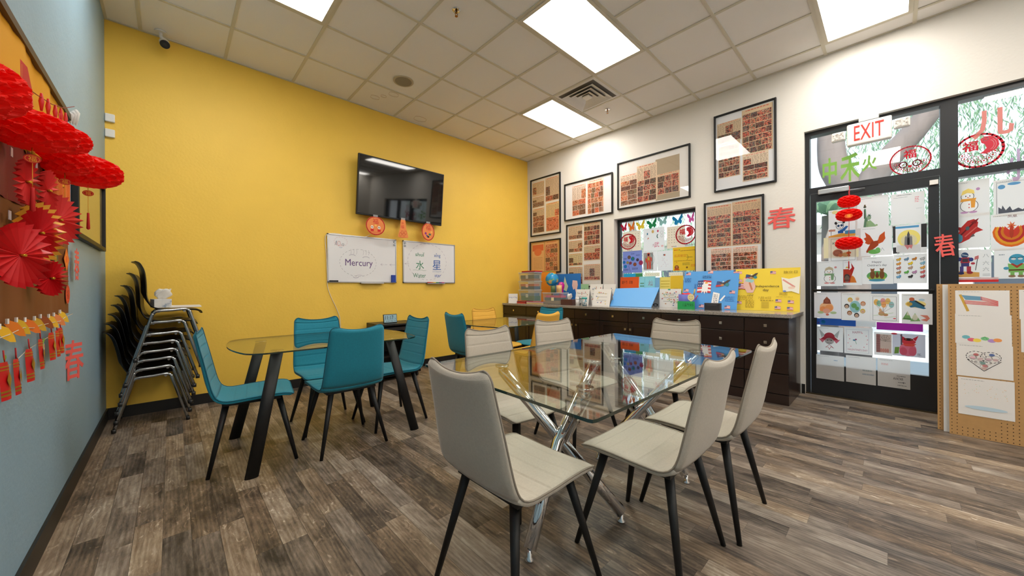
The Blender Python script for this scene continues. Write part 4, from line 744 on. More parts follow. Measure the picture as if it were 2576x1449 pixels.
for x_, y_, c_ in ((.22, .70, (240, 196, 110)), (.32, .66, (150, 200, 180)), (.45, .74, (230, 170, 170)), (.62, .74, (236, 200, 120)), (.48, .62, (246, 186, 120)), (.74, .62, (160, 200, 200))): eg += [('e', x_, y_, .09, .11, c_), ('l', [(x_-.08, y_), (x_+.08, y_)], .005, (200, 120, 120)), ('l', [(x_, y_-.11), (.45, .34)], .003, (140, 100, 80))]
eg += [('e', .40, .30, .11, .08, (214, 170, 130)), ('e', .36, .42, .05, .06, (226, 190, 150)), ('e', .54, .26, .09, .05, (210, 160, 120)), ('l', [(.12, .22), (.8, .34)], .004, (160, 200, 110)), ('l', [(.5, .16), (.9, .22)], .004, (170, 200, 110)), ('e', .84, .14, .05, .02, (220, 100, 100))]
D(BX, (2188.5, 739, 2262.5, 812), 'drawing of Easter-egg balloons carrying a basket', eg, group='drawings hung on the door push bar', dx=.002)
D(BX, (2268, 739, 2346, 817), 'drawing of a colourful dragon boat above green rice dumplings', [HL, ('e', .46, .66, .34, .12, (246, 226, 150)), ('p', [(.20, .66), (.34, .86), (.50, .74), (.70, .60), (.80, .52), (.72, .50), (.44, .56), (.30, .54)], (60, 130, 170)), ('e', .34, .82, .09, .06, (220, 120, 80)), ('l', [(.46, .76), (.74, .60)], .012, (60, 60, 60)), ('e', .26, .66, .10, .06, (230, 190, 90)), ('e', .66, .80, .10, .04, (190, 214, 226)), ('p', [(.02, .14), (.20, .42), (.34, .12)], (130, 176, 110)), ('p', [(.16, .28), (.20, .42), (.26, .28)], (246, 240, 226)), ('p', [(.28, .08), (.44, .36), (.62, .10)], (140, 186, 120)), ('e', .44, .22, .10, .10, (244, 240, 230)), ('p', [(.60, .30), (.84, .30), (.92, .20), (.82, .10), (.62, .14), (.80, .20)], (224, 140, 120)), ('l', [(.08, .18), (.30, .16)], .006, K)], group='drawings hung on the door push bar', dx=.003)
D(GX, (2054, 800, 2152.8, 821.5), 'blue paper strip on the door below the push bar drawings', [('e', .18, .45, .06, .3, (30, 140, 190)), ('e', .05, .3, .03, .15, (100, 90, 170))], (46, 92, 170), group=gd)
D(GX, (2153, 806, 2204, 823), 'plain white strip between the blue and magenta papers on the door', [], group=gd, dx=-.001)
D(GX, (2205, 810, 2322, 835), 'magenta paper strip on the door', [], (176, 44, 160), group=gd)
D(GX, (2053, 820.5, 2121, 887), 'drawing of a samurai helmet with pale horns and red cords', kabuto((190, 196, 196), (190, 184, 184), (180, 60, 76)), group=gd)
D(GX, (2123.5, 822.5, 2195.8, 894.5), "card reading HAPPY VALENTINE'S DAY with small hearts and flowers", [('t', 'HAPPY', .47, .82, .09, (196, 110, 130), .34), ('t', "VALENTINE'S DAY", .47, .16, .07, (196, 110, 130), .70), ('b', .08, .06, .86, .92, .003, (170, 170, 190))]+[('e', x_, y_, .02, .018, (226, 150, 160)) for x_, y_ in ((.16, .70), (.20, .56), (.14, .40), (.78, .70), (.82, .56), (.80, .40), (.70, .28), (.24, .28), (.64, .80))]+[('e', .36, .52, .05, .03, (90, 140, 170)), ('e', .42, .55, .035, .03, (170, 90, 130)), ('l', [(.40, .50), (.44, .38)], .005, (90, 150, 90))], group=gd)
D(GX, (2198.8, 835, 2244.7, 896), 'drawing of a brick wall with a spider web, no figure', [('r', .12, .12, .95, .92, (214, 196, 186)), ('r', .12, .12, .34, .92, (180, 130, 130))]+[('l', [(.12, .2+.1*k), (.34, .2+.1*k)], .003, (120, 76, 76)) for k in range(7)]+[('l', [(.62, .62), (.62+.33*math.cos(a_), .62+.3*math.sin(a_))], .002, K) for a_ in (0, .6, 1.2, 1.8, 2.4, 3.0)]+[('a', .62, .62, r_, r_, 0, 3.0, .002, K) for r_ in (.1, .18, .26)]+[('e', .4+.12*k, .22, .06, .09, (220, 160, 150)) for k in range(4)], group=gd, dx=.001)
D(GX, (2244.7, 838, 2328, 901), 'drawing of a shaggy pink lion-dog with red horns', [('e', .48, .32, .26, .30, (236, 132, 156)), ('e', .34, .22, .12, .18, (228, 110, 140)), ('e', .62, .24, .12, .20, (230, 120, 150)), ('e', .50, .66, .22, .12, (226, 70, 80)), ('p', [(.30, .70), (.24, .95), (.42, .80)], (220, 50, 70)), ('p', [(.62, .80), (.80, .95), (.72, .70)], (220, 50, 70)), ('e', .50, .76, .14, .06, (60, 30, 40)), ('e', .42, .76, .03, .02, (240, 110, 60)), ('e', .58, .76, .03, .02, (240, 110, 60)), ('p', [(.30, .56), (.74, .58), (.64, .46), (.40, .46)], (240, 100, 90)), ('r', .26, .50, .31, .98, (110, 100, 120)), ('p', [(.06, .08), (.20, .12), (.22, .40), (.08, .38)], (130, 170, 80)), ('e', .06, .98, .10, .04, (220, 70, 90)), ('t', '乐', .82, .12, .12, K)], (206, 204, 214), group=gd, dx=.002)
D(X0-.004, (2053.4, 890.5, 2123.5, 960), 'mostly blank sheet with faint writing, lowest left on the door', [HL, ('w', .64, .78, .78, .84, 1, (120, 160, 200))], group=gd)
D(X0-.004, (2128, 893, 2203.7, 970), 'sheet with two faint grey handwritten lines, lowest middle on the door', [HL, ('w', .56, .44, .88, .56, 1, (170, 180, 180)), ('w', .56, .30, .94, .42, 1, (170, 180, 190))], group=gd)
D(X0-.004, (2207.5, 900, 2290, 981), 'sheet lettered AVATAR, lowest right on the door', [HL, ('t', 'AVATAR', .64, .33, .09, K, .30), ('w', .60, .40, .86, .45, 1, (110, 110, 110)), ('w', .64, .18, .86, .24, 1, (140, 140, 140)), ('w', .62, .08, .90, .13, 1, (140, 140, 140)), ('w', .12, .76, .34, .84, 2, (232, 150, 150)), ('t', 'T', .80, .20, .06, K)], group=gd, dx=.001)
gs = 'drawings taped on the window beside the door'
D(GX, (2388, 461, 2490, 540), 'drawing of a snow duck in a yellow hat and orange scarf', snowman((250, 226, 130), (244, 180, 80), (206, 160, 200)), group=gs)
D(GX, (2498.7, 455, 2606, 537), 'drawing with blue sky patches above a city skyline, cut by the frame', [HL, ('e', .2, .8, .09, .06, (110, 170, 215)), ('e', .5, .86, .16, .04, (110, 170, 215)), ('e', .85, .8, .1, .06, (110, 170, 215)), ('p', [(.12, .08), (.12, .26), (.2, .2), (.22, .3), (.3, .16), (.4, .26), (.46, .14), (.6, .2), (.7, .14), (.8, .24), (.9, .16), (.9, .1)], (96, 100, 112)), ('b', .08, .06, .94, .92, .003, K)], group=gs)
D(GX, (2388, 543, 2490.8, 621), 'drawing of a red spaceship', [HL, ('p', [(.20, .14), (.16, .30), (.30, .62), (.46, .80), (.62, .84), (.72, .74), (.70, .60), (.84, .50), (.66, .44), (.50, .26), (.30, .16)], (196, 52, 50)), ('p', [(.12, .66), (.30, .62), (.28, .50)], (170, 40, 44)), ('p', [(.52, .74), (.74, .86), (.66, .70)], (150, 36, 40)), ('e', .26, .30, .08, .13, (90, 170, 200)), ('p', [(.5, .3), (.6, .42), (.64, .34)], (120, 110, 110)), ('l', [(.30, .40), (.60, .72)], .010, (120, 30, 34)), ('l', [(.40, .34), (.68, .60)], .008, (224, 120, 110)), ('e', .46, .58, .05, .06, (90, 120, 130))], group=gs)
ph = [HL, ('t', '凤凰', .52, .92, .07, (130, 70, 60))]
for k, (c_, r_) in enumerate((((236, 120, 40), .46), ((246, 196, 60), .40), ((210, 60, 60), .33), ((240, 150, 50), .26), ((232, 80, 60), .19))):
    ph.append(('p', [(.5+r_*math.cos(a_), .52+r_*.95*math.sin(a_)) for a_ in [math.pi+.0+q*math.pi/10 for q in range(11)]]+[(.5+r_*.85, .66), (.5, .5), (.5-r_*.85, .66)], c_))
ph += [star(.5, .66, .13, 7, (226, 120, 70), .4), ('e', .5, .50, .05, .18, (206, 76, 50))]
D(GX, (2492, 541, 2600, 626), 'drawing of a phoenix with layered orange and yellow wings, cut by the frame', ph, group=gs, dx=.001)
D(GX, (2388.5, 630, 2467, 698), 'drawing of a red and blue armoured robot holding a flag', [('p', [(.04, .02), (.96, .02), (.96, .18), (.04, .26)], (226, 176, 100)), ('e', .50, .80, .12, .10, (60, 90, 130)), ('l', [(.42, .82), (.58, .78)], .008, (200, 220, 230)), ('r', .36, .52, .66, .72, (176, 60, 76)), ('r', .42, .56, .60, .68, (80, 76, 90)), ('e', .32, .66, .08, .07, (60, 70, 140)), ('e', .70, .64, .08, .07, (60, 70, 140)), ('r', .38, .40, .64, .52, (70, 70, 130)), ('r', .34, .20, .46, .40, (90, 80, 150)), ('r', .56, .20, .70, .40, (190, 60, 80)), ('e', .38, .16, .10, .05, (60, 70, 130)), ('e', .66, .18, .10, .05, (170, 50, 70)), ('e', .76, .50, .07, .04, (190, 60, 76)), ('l', [(.84, .26), (.92, .76)], .006, K), ('p', [(.80, .62), (.94, .66), (.94, .78), (.82, .74)], (220, 130, 130)), ('l', [(.28, .72), (.26, .94)], .012, (80, 80, 120))], group=gs)
D(GX, (2466.5, 628, 2494, 698), 'narrow sheet with three outlined characters', [('t', '八', .5, .78, .12, (170, 170, 170)), ('t', '六', .5, .52, .14, (170, 170, 170)), ('t', '六', .5, .30, .14, (170, 170, 170)), ('w', .2, .06, .9, .14, 2, GR)], group=gs, dx=.001)
D(GX, (2500.5, 626, 2606, 700), 'drawing of a masked blue wrestler in a green robe, cut by the frame', [HL, ('w', .12, .76, .26, .82, 1, (140, 150, 160)), ('e', .56, .62, .20, .18, (80, 170, 200)), ('e', .48, .64, .06, .035, (250, 250, 250)), ('e', .64, .64, .06, .035, (250, 250, 250)), ('l', [(.40, .70), (.54, .67)], .006, K), ('l', [(.58, .67), (.72, .70)], .006, K), ('p', [(.36, .20), (.34, .50), (.56, .44), (.78, .50), (.76, .20)], (140, 196, 110)), ('p', [(.40, .48), (.56, .34), (.72, .48), (.66, .50), (.56, .42), (.46, .50)], (206, 76, 60)), ('e', .30, .34, .07, .05, (90, 170, 200)), ('r', .36, .26, .76, .30, (110, 60, 40)), ('r', .40, .10, .50, .20, (140, 196, 110)), ('r', .60, .10, .70, .20, (140, 196, 110)), ('e', .44, .08, .09, .04, (160, 130, 100)), ('e', .66, .08, .09, .04, (160, 130, 100))], group=gs)
D(GX, (2389, 699.5, 2512, 709), 'narrow red and white strip on the glass just above the pegboard', [('r', 0, .55, 1, 1, (236, 232, 236))], (216, 50, 50), name='paper_strip', group=gs, dx=.002)
# small window
def q4(a_, b_, c_, d_): return (1530+a_/5.176, 500+b_/5.176, 1530+c_/5.176, 500+d_/5.176)
gw = 'papers on the small window'; cal = [('e', .12+.15*(i % 6), .86-.12*(i//6), .028, .018, (190, 176, 150)) for i in range(36)]+[('e', .3+.1*i, .08, .03, .02, ((200, 90, 90), (90, 150, 90), (100, 120, 190))[i]) for i in range(3)]
D(X1, q4(190, 440, 425, 680), 'cream calendar sheet half hidden by the small left 福 sticker', cal, (240, 222, 196), group=gw, dx=-.003)
D(X1, q4(765, 370, 1000, 632), 'cream calendar sheet half hidden by the right 福 sticker', cal, (240, 222, 196), group=gw, dx=-.003)
D(X1, q4(458, 395, 733, 668), 'white sheet with small doodles and the pink character 武', [('t', '武', .64, .26, .22, (214, 50, 110)), ('t', '土', .48, .26, .10, (190, 90, 120)), ('t', '明', .90, .18, .09, (226, 110, 90)), ('e', .46, .84, .06, .07, (226, 190, 120)), ('e', .70, .84, .04, .05, (226, 70, 110)), ('p', [(.20, .50), (.28, .58), (.22, .60)], (222, 120, 90)), ('e', .20, .76, .03, .05, (60, 130, 160)), ('a', .70, .62, .04, .07, 1.6, 4.7, .010, (60, 150, 120)), ('o', .88, .62, .05, .06, .004, GR), ('o', .88, .76, .06, .06, .004, GR), ('l', [(.08, .62), (.16, .72)], .004, GR)], group=gw)
pl = [('l', [(.36, .50), (.32, .30), (.40, .05)], .006, K), ('w', .04, .62, .22, .70, 2, (40, 50, 90)), ('w', .44, .84, .62, .90, 2, (40, 50, 90)), ('w', .7, .76, .9, .82, 2, (40, 50, 90)), ('w', .5, .14, .8, .24, 2, (40, 50, 90)), ('w', .03, .10, .3, .2, 2, (40, 50, 90))]+[e for x_, y_, r_, c_ in ((.34, .72, .085, (140, 104, 80)), (.53, .64, .095, (30, 130, 180)), (.78, .58, .07, (90, 70, 90)), (.07, .50, .07, (30, 130, 200)), (.26, .48, .065, (190, 170, 90)), (.41, .45, .07, (160, 70, 90)), (.64, .38, .085, (170, 96, 60)), (.14, .30, .08, (30, 150, 210))) for e in (('e', x_, y_, r_, r_*.95, c_), ('o', x_, y_, r_, r_*.95, .003, (50, 50, 70)))]+[star(.95, .44, .12, 9, (180, 60, 100), .8), ('e', .55, .66, .04, .05, (70, 160, 90))]
D(X1, q4(190, 690, 440, 960), 'periwinkle blue paper with a solar system drawing', pl, (128, 140, 200), group=gw)
D(X1, q4(452, 695, 640, 940), 'coloured drawing of an astronaut in an orange suit', [('r', .05, .08, .72, .95, (176, 172, 168)), ('o', .5, .6, .3, .3, .004, K), ('e', .40, .86, .10, .09, (230, 100, 90)), ('e', .40, .84, .06, .06, (40, 36, 40)), ('r', .30, .48, .52, .76, (232, 110, 80)), ('r', .34, .56, .46, .72, (222, 210, 80)), ('r', .28, .12, .40, .48, (240, 90, 70)), ('r', .44, .12, .56, .48, (240, 90, 70)), ('e', .24, .56, .06, .12, (240, 90, 70)), ('e', .58, .60, .06, .12, (220, 100, 90)), ('l', [(.6, .9), (.72, .6), (.6, .3)], .006, (90, 170, 180)), ('l', [(.72, .75), (.55, .85)], .004, (90, 170, 180)), ('l', [(.06, .3), (.2, .7)], .006, (90, 90, 90))], group=gw)
D(X1, q4(643, 685, 842, 932), 'pale drawing of a floating astronaut in red dashes', [('e', .45, .80, .09, .07, (230, 230, 232)), ('e', .47, .79, .06, .04, (220, 110, 80)), ('e', .42, .80, .03, .03, (60, 50, 70))]+[('l', [(.25+.06*i, .2+.1*((i*3) % 5)), (.28+.06*i, .24+.1*((i*3) % 5))], .004, (206, 130, 130)) for i in range(8)]+[('l', [(.3+.05*i, .66-.07*i), (.34+.05*i, .64-.07*i)], .004, (160, 130, 150)) for i in range(6)], group=gw, dx=-.001)
D(X1, q4(842, 640, 1165, 928), 'yellow poster with orange writing and a little monkey', [('w', .05, .84, .22, .94, 1, (220, 110, 40)), ('w', .24, .84, .30, .94, 1, (110, 160, 60)), ('w', .32, .82, .94, .87, 1, (150, 90, 60)), ('t', '后羿射日', .30, .64, .12, (214, 120, 40), .48), ('l', [(.56, .56), (.80, .56)], .006, K), ('a', .56, .56, .06, .12, -1.4, 1.4, .005, K), ('e', .95, .60, .05, .09, (240, 140, 50)), ('w', .06, .40, .80, .44, 1, (140, 100, 50)), ('w', .40, .22, .70, .34, 2, (150, 150, 70)), ('t', '月饼', .82, .20, .12, (226, 110, 40), .18), ('e', .16, .14, .09, .10, (150, 84, 40)), ('e', .16, .17, .05, .05, (220, 150, 90)), ('p', [(.04, .02), (.28, .02), (.22, .12), (.10, .12)], (226, 110, 40)), ('a', .16, .30, .03, .08, .4, 2.6, .006, (226, 90, 40)), ('e', .58, .13, .04, .04, (150, 110, 40))], (240, 190, 44), group=gw, dx=-.001)
D(X1, q4(204, 978, 447, 1020), 'teal and green paper strip under the planet drawing', [('r', .64, 0, 1, 1, (90, 180, 110))], (40, 160, 196), group=gw)
D(X1, q4(478, 965, 672, 1010), 'cream calendar strip above the teal cards', [('e', .1+.15*i, .5, .02, .09, (214, 190, 120)) for i in range(6)], (240, 228, 200), group=gw)
D(X1, q4(790, 958, 972, 1004), 'cream calendar strip above the yellow cards', [('e', .1+.15*i, .5, .02, .09, (214, 190, 120)) for i in range(6)], (240, 228, 200), group=gw)
for k, (X, px, lab_, sh, base_, nm, ms, cat, grp, dx) in enumerate(drawings):
    y, z, w_, h_ = rect_px(X-dx, *px); tag(art(nm, w_, h_, base_, sh, ms, wallM('R', (X-dx-.0004*(k % 3), y, z))), lab_, cat, grp)
# butterflies on the small window
def butterfly(cx, cy, wpx, col, lab_, sq=1, rot=0):
    c_ = at(cx, cy, 0, X1-.01); w_ = abs(at(cx-wpx/2, cy, 0, X1).y-at(cx+wpx/2, cy, 0, X1).y); h_ = .155
    P = [(.5, .42), (.62, .60), (.80, .80), (.97, .98), (1.0, .80), (.94, .56), (.80, .44), (.86, .30), (.80, .14), (.66, .04), (.54, .22), (.5, .10), (.46, .22), (.34, .04), (.18, .10), (.12, .30), (.20, .44), (.04, .56), (0, .74), (.06, .86), (.22, .82), (.38, .62)]
    tag(art('paper_butterfly', w_, h_, None, [('p', P, col)], M_film, wallM('R', (X1-.006, c_.y, c_.z), spin=.15)@Matrix.Rotation(rot, 4, 'Y')), '%s paper butterfly in the row across the top of the small window' % lab_, 'paper butterfly', 'paper butterflies on the small window')
for cx, cy, col, lab_, sq in ((205, 365, (200, 30, 62), 'crimson', 84), (303, 355, (240, 116, 40), 'orange', 88), (422, 340, (240, 200, 60), 'yellow', 118), (570, 320, (30, 130, 76), 'dark green', 134), (708, 280, (150, 190, 180), 'pale grey-green', 134), (905, 270, (20, 130, 176), 'blue', 142), (1077, 240, (226, 90, 160), 'pink', 96)):
    butterfly(1530+cx/5.176, 500+cy/5.176, sq/5.176, col, lab_, rot=0)
# ---------------------------------------------------------------- things on the counter
def depth(p): return (Vector(p)-CAM).dot(FW)
def card(name, label, X, px, sh, base_, lean=.0, cat='card', group=None, th=.003, m=None, z0=CZ, top=None):
    "an upright sheet on the counter; px = left, top y, right"
    ya, yb = at(px[0], 750, 0, X).y, at(px[2], 750, 0, X).y; xm = (px[0]+px[2])/2; h_ = at(xm, px[1], 0, X).z-z0; w_ = ya-yb
    return tag(art(name, w_, h_/math.cos(lean), base_, sh, m or M_print, Matrix.Translation((X+h_/2*math.sin(lean), (ya+yb)/2, z0+h_/2+.0005)) @ wallM('R', (0, 0, 0), tilt=-lean), thick=th), label, cat, group)
p_ = at(1279, 757, 2, CZ); t = art('name_card', .165, .165, (232, 230, 228), [('t', 'b-ing ≠ l\'ing', .5, .60, .16, (70, 90, 170), .84)], M_print, Matrix.Translation((2.75, 1.70, CZ+.081)) @ Matrix.Rotation(.62, 4, 'Z') @ wallM('R', (0, 0, 0), tilt=-.12), thick=.004); tag(t, 'small white card with blue handwriting at the yellow wall end of the counter', 'card')
def boxpx(xl, xc, xr, Xf, ytop, z0):
    y0 = at(xl, 750, 0, Xf).y; y1 = at(xc, 750, 0, Xf).y; Xb = at(xr, 750, 1, y1).x; z1 = at(xc, ytop, 0, Xf).z; return y0, y1, Xb, z1
def bin_(label, xl, xc, xr, Xf, ytop, z0, dots, items):
    y0, y1, Xb, z1 = boxpx(xl, xc, xr, Xf, ytop, z0); t = thing('storage_bin', label, 'storage bin', (Xf, y1, z0), group='clear plastic storage bins'); W_, L_, H_ = Xb-Xf, y0-y1, z1-z0
    b = B(); s_ = .012
    lo = [(s_, s_), (W_-s_, s_), (W_-s_, L_-s_), (s_, L_-s_)]; hi = [(0, 0), (W_, 0), (W_, L_), (0, L_)]; R = [[(x, y, .001) for x, y in lo], [(x, y, H_-.014) for x, y in hi]]
    b.rings(R, smooth=False, cap=False); b.face([b.bm.verts.new(q) for q in R[0]]); b.obj('bin_body', M_bin, t)
    B().box((-.006, -.006, H_-.014), (W_+.006, L_+.006, H_-.002)).obj('lid', M_lid, t, bevel=.003)
    zz = .006
    for k, (f, cc) in enumerate(items):
        hh = (H_-.03)*f; ins = .02+.004*k; B().box((ins, ins, zz), (W_-ins-.01*(k % 2), L_-ins-.02*((k+1) % 2), zz+hh-.001)).obj('contents', mat('contents_%d_%d_%d' % cc, cc, .6), t); zz += hh
    if dots: art('label_sticker', .055, .05, (240, 236, 224), [('r', .1+.3*i, .15+.4*j, .3+.3*i, .42+.4*j, dots) for i in range(3) for j in range(2)], M_print, Matrix.Translation((.0-.004, L_*.45, H_*.45)) @ wallM('R', (0, 0, 0)), t)
    return t, z1
M_lid = glass_mat('frosted_lid', (.9, .93, .93), .25, 1.4, .55)
def folders(label_pat, xl, xc, xr, Xf, z0, cols, h=.012, jit=.012, name='folder', cat='folder', grp=None):
    y0, y1, Xb, _ = boxpx(xl, xc, xr, Xf, 750, z0); rn = random.Random(int(xl*10))
    for k, (cc, cn) in enumerate(cols):
        o = B().box((Xf+rn.uniform(0, jit), y1+rn.uniform(0, jit), 0), (Xb-rn.uniform(0, jit), y0-rn.uniform(0, jit), h*.86)).obj(name, mat('folder_'+cn.replace(' ', '_'), cc, .6), loc=(0, 0, z0+.0005+k*h)); tag(o, label_pat % cn, cat, grp)
    return z0+h*len(cols)
zt = folders('%s folder in the pile under the stacked plastic bins', 1299, 1322, 1342, 2.76, CZ, [((214, 64, 36), 'orange red'), ((206, 44, 30), 'bright red'), ((90, 70, 90), 'dark grey'), ((226, 84, 40), 'orange')], .0105, grp='folders under the bins')
folders('%s sheet pile right under the plastic bins', 1323, 1363, 1374, 2.74, CZ, [((226, 200, 110), 'yellow'), ((232, 196, 180), 'pale pink'), ((240, 236, 230), 'white'), ((190, 90, 120), 'plum')], .0095, name='paper_pile', cat='paper', grp='paper piles under the bins')
zt += .0015; nb = 0
for lb, yt, dots, its in (('lowest clear bin of the three stacked, with a green-dotted label', 729, (60, 110, 70), [(.5, (80, 130, 96)), (.3, (120, 150, 160))]), ('middle clear bin of the three stacked, with a red-dotted label', 706.5, (214, 50, 40), [(.45, (70, 96, 100)), (.35, (214, 120, 70))]), ('top clear bin of the three stacked, with a black-dotted label', 684, (50, 50, 50), [(.3, (150, 110, 70)), (.5, (96, 106, 92))])):
    t, zt = bin_(lb, 1305, 1344, 1363, 2.78, yt, zt, dots, its)
folders('%s folder on top of the stacked plastic bins', 1311, 1346, 1366, 2.79, zt, [((150, 40, 110), 'purple'), ((216, 46, 40), 'red'), ((240, 110, 40), 'orange card')], .009, grp='folders on top of the bins')
t, z4 = bin_('clear bin with a yellow-dotted label, carrying the two pencil cups', 1365, 1412, 1430, 2.76, 736, CZ, (240, 210, 60), [(.35, (150, 130, 110)), (.3, (70, 100, 110)), (.2, (226, 80, 130))])
def cup(name, label, cat, px, X, z0, ytop, wpx, col, rough=.6, extra=None, cone=1.0):
    c_ = at(px, 740, 0, X); z1 = at(px, ytop, 0, X).z; r_ = wpx/2*depth((X, c_.y, 1))/FPX; m_ = mat(name+'_%d_%d_%d' % col, col, rough)
    t = thing(name, label, cat, (X, c_.y, z0+.0005)); h_ = z1-z0; b = B(); b.lathe([(0, .0), (r_*cone, 0), (r_, h_), (r_-.003, h_), (r_*cone-.003, .006), (0, .006)]); b.obj('cup_body', m_, t)
    return t, r_, h_
t, r_, h_ = cup('pencil_cup', 'dark green pencil cup on the lid of the clear bin', 'pencil cup', 1391.5, 2.84, z4, 719, 12, (88, 112, 66))
t, r_, h_ = cup('pencil_cup', 'light wooden pencil cup on the lid of the clear bin', 'pencil cup', 1406.5, 2.82, z4, 717.5, 14, (224, 178, 120))
for k in range(3): B().tube([(-.005+.01*k, .008*k-.01, .01), (-.012+.012*k, .012*k-.03, h_+.04)], .0035, 6).obj('pencil', mat('pencil_yellow', (230, 190, 90), .5), t)
p_ = at(1412, 740, 0, 3.02); zt_ = at(1412, 709, 0, 3.02).z; B_ = B().lathe([(0, 0), (.045, 0), (.04, .02), (.034, (zt_-CZ)*.62), (.05, (zt_-CZ)*.72), (.055, (zt_-CZ)*.86), (.035, (zt_-CZ)*.97), (0, zt_-CZ)]); tag(B_.obj('thermos_bottle', mat('magenta_plastic', (190, 24, 140), .25), loc=(3.02, p_.y, CZ)), 'magenta bottle with a rounded top behind the pencil cups', 'bottle')
# globe
pg = at(1388.7, 702.5, 0, 3.0); rg = 16.5*depth(pg)/FPX; t = thing('desk_globe', 'blue desk globe with coloured continents behind the bins', 'globe', (3.0, pg.y, CZ))
zc_ = pg.z-CZ; b = B(); b.lathe([(rg*math.sin(math.pi*k/24), zc_-rg*math.cos(math.pi*k/24)) for k in range(25)], n=36)
b.obj('globe_ball', ramp_mat('world_map', 9, [(.46, (24, 140, 200)), (.54, (30, 150, 206)), (.56, (120, 180, 110)), (.62, (230, 190, 120)), (.68, (226, 140, 110))], .25, detail=3), t)
b = B(); b.tube([(0, (rg+.012)*math.sin(a_), zc_-(rg+.012)*math.cos(a_)) for a_ in [k*math.pi/12-.2 for k in range(13)]], .005, 6); b.obj('meridian_arm', M_alu, t)
B().lathe([(0, 0), (.075, 0), (.07, .012), (.014, .02), (.010, max(.03, zc_-rg-.012)), (0, max(.03, zc_-rg-.012))]).obj('globe_base', M_blk, t)
XWc = XW-.012
card('orange_card', 'large orange card leaning on the wall behind the globe', XWc-.03, (1362, 684, 1399), [], (250, 156, 44), cat='card')
card('green_card', 'lime green card edge behind the orange card', XWc, (1372, 682.5, 1392), [], (150, 220, 60), cat='card')
card('map_poster', 'blue poster with cut-out maps behind the globe', XWc-.036, (1392, 689, 1461.5), [('p', [(.30, .42), (.36, .55), (.34, .68), (.40, .70), (.44, .92), (.50, .70), (.56, .58), (.50, .40), (.40, .46)], (214, 222, 180)), ('p', [(.70, .60), (.72, .78), (.88, .76), (.90, .62), (.84, .34), (.80, .50), (.74, .46)], (240, 200, 190)), ('p', [(.34, .10), (.36, .26), (.46, .24), (.54, .08), (.42, .02)], (120, 190, 160)), ('w', .60, .10, .74, .30, 3, (30, 70, 140)), ('w', .34, .34, .5, .4, 1, (30, 70, 140))], (36, 118, 196), cat='poster')
tissue_box('dark brown tissue box on the counter, right of the clear bins', (2.80, at(1431, 750, 0, 2.80).y, CZ), 0, .13, .215, .085, mat('brown_leatherette', (84, 48, 44), .45))
def can(label, px, wpx, ytop, cc, top, X=2.78):
    c_ = at(px, 755, 0, X); z1 = at(px, ytop, 0, X).z; r_ = wpx/2*depth((X, c_.y, 1))/FPX; h_ = z1-CZ
    t = thing('storage_tin', label, 'tin', (X, c_.y, CZ), group='small tins and tubs'); B().cyl((0, 0, 0), r_, h_*.8, 24).obj('tin_body', ramp_mat('tin_%d_%d_%d' % cc, 40, [(.4, cc), (.6, (230, 228, 224)), (.7, (150, 90, 60))], .4), t); B().cyl((0, 0, h_*.8), r_*1.04, h_*.2, 24).obj('tin_lid', mat('lid_%d_%d_%d' % top, top, .4), t)
can('small white tin right of the brown tissue box', 1452.5, 9, 749, (220, 224, 230), (236, 234, 230)); can('slim dark tin between the white and teal tins', 1460, 5, 749.5, (70, 90, 96), (120, 126, 120), 2.82); can('teal-lidded tub at the right of the three small tins', 1470, 13.5, 748, (60, 120, 140), (60, 170, 166))
dd = lambda s: (lambda rn: [('e', rn.uniform(.12, .88), rn.uniform(.12, .85), .035, .03, rn.choice([(206, 110, 110), (150, 190, 150), (222, 200, 130), (120, 140, 180), (196, 150, 110)])) for _ in range(14)]+[('w', .2, .3+.2*k, .8, .36+.2*k, 1, (150, 150, 150)) for k in range(3)])(random.Random(s))
def tent(name, label, X, px, sh, dpt=.09, hue=(236, 233, 228)):
    ya, yb = at(px[0], 750, 0, X).y, at(px[2], 750, 0, X).y; xm = (px[0]+px[2])/2; h_ = at(xm, px[1], 0, X+dpt/2).z-CZ; w_ = ya-yb; t = thing(name, label, 'desk calendar', (X, (ya+yb)/2, CZ+.0005), group='white desk calendars'); L_ = math.hypot(h_, dpt/2); an = math.atan2(dpt/2, h_)
    art('front_page', w_, L_, hue, sh, M_print, Matrix.Translation((dpt/4, 0, h_/2)) @ wallM('R', (0, 0, 0), tilt=-an), t, thick=.002)
    B().box((-.001, -w_/2, -L_/2), (.001, w_/2, L_/2)).obj('back_board', mat('grey_board', (190, 188, 186), .8), t, M=Matrix.Translation((dpt*.78, 0, h_/2)) @ Matrix.Rotation(-an, 4, 'Y'))
    return t
tent('desk_calendar', 'low white desk calendar behind the small tins', 2.98, (1446, 728, 1480), dd(1)); tent('desk_calendar', 'tall white desk calendar behind two others, left one', 3.10, (1481, 715, 1513), dd(2)); tent('desk_calendar', 'tall white desk calendar leaning right, beside the window edge', 3.10, (1515, 715, 1546), dd(3)); tent('desk_calendar', 'front white desk calendar with small doodles, left of the blue folder', 2.86, (1490, 727.5, 1533), dd(4), .12)
card('green_card', 'pale green card with writing behind the desk calendars', XWc-.04, (1461.5, 715, 1481), [('t', '人 Thank', .5, .65, .28, (50, 90, 50), .8), ('w', .1, .1, .9, .45, 3, (70, 110, 70))], (160, 206, 160))
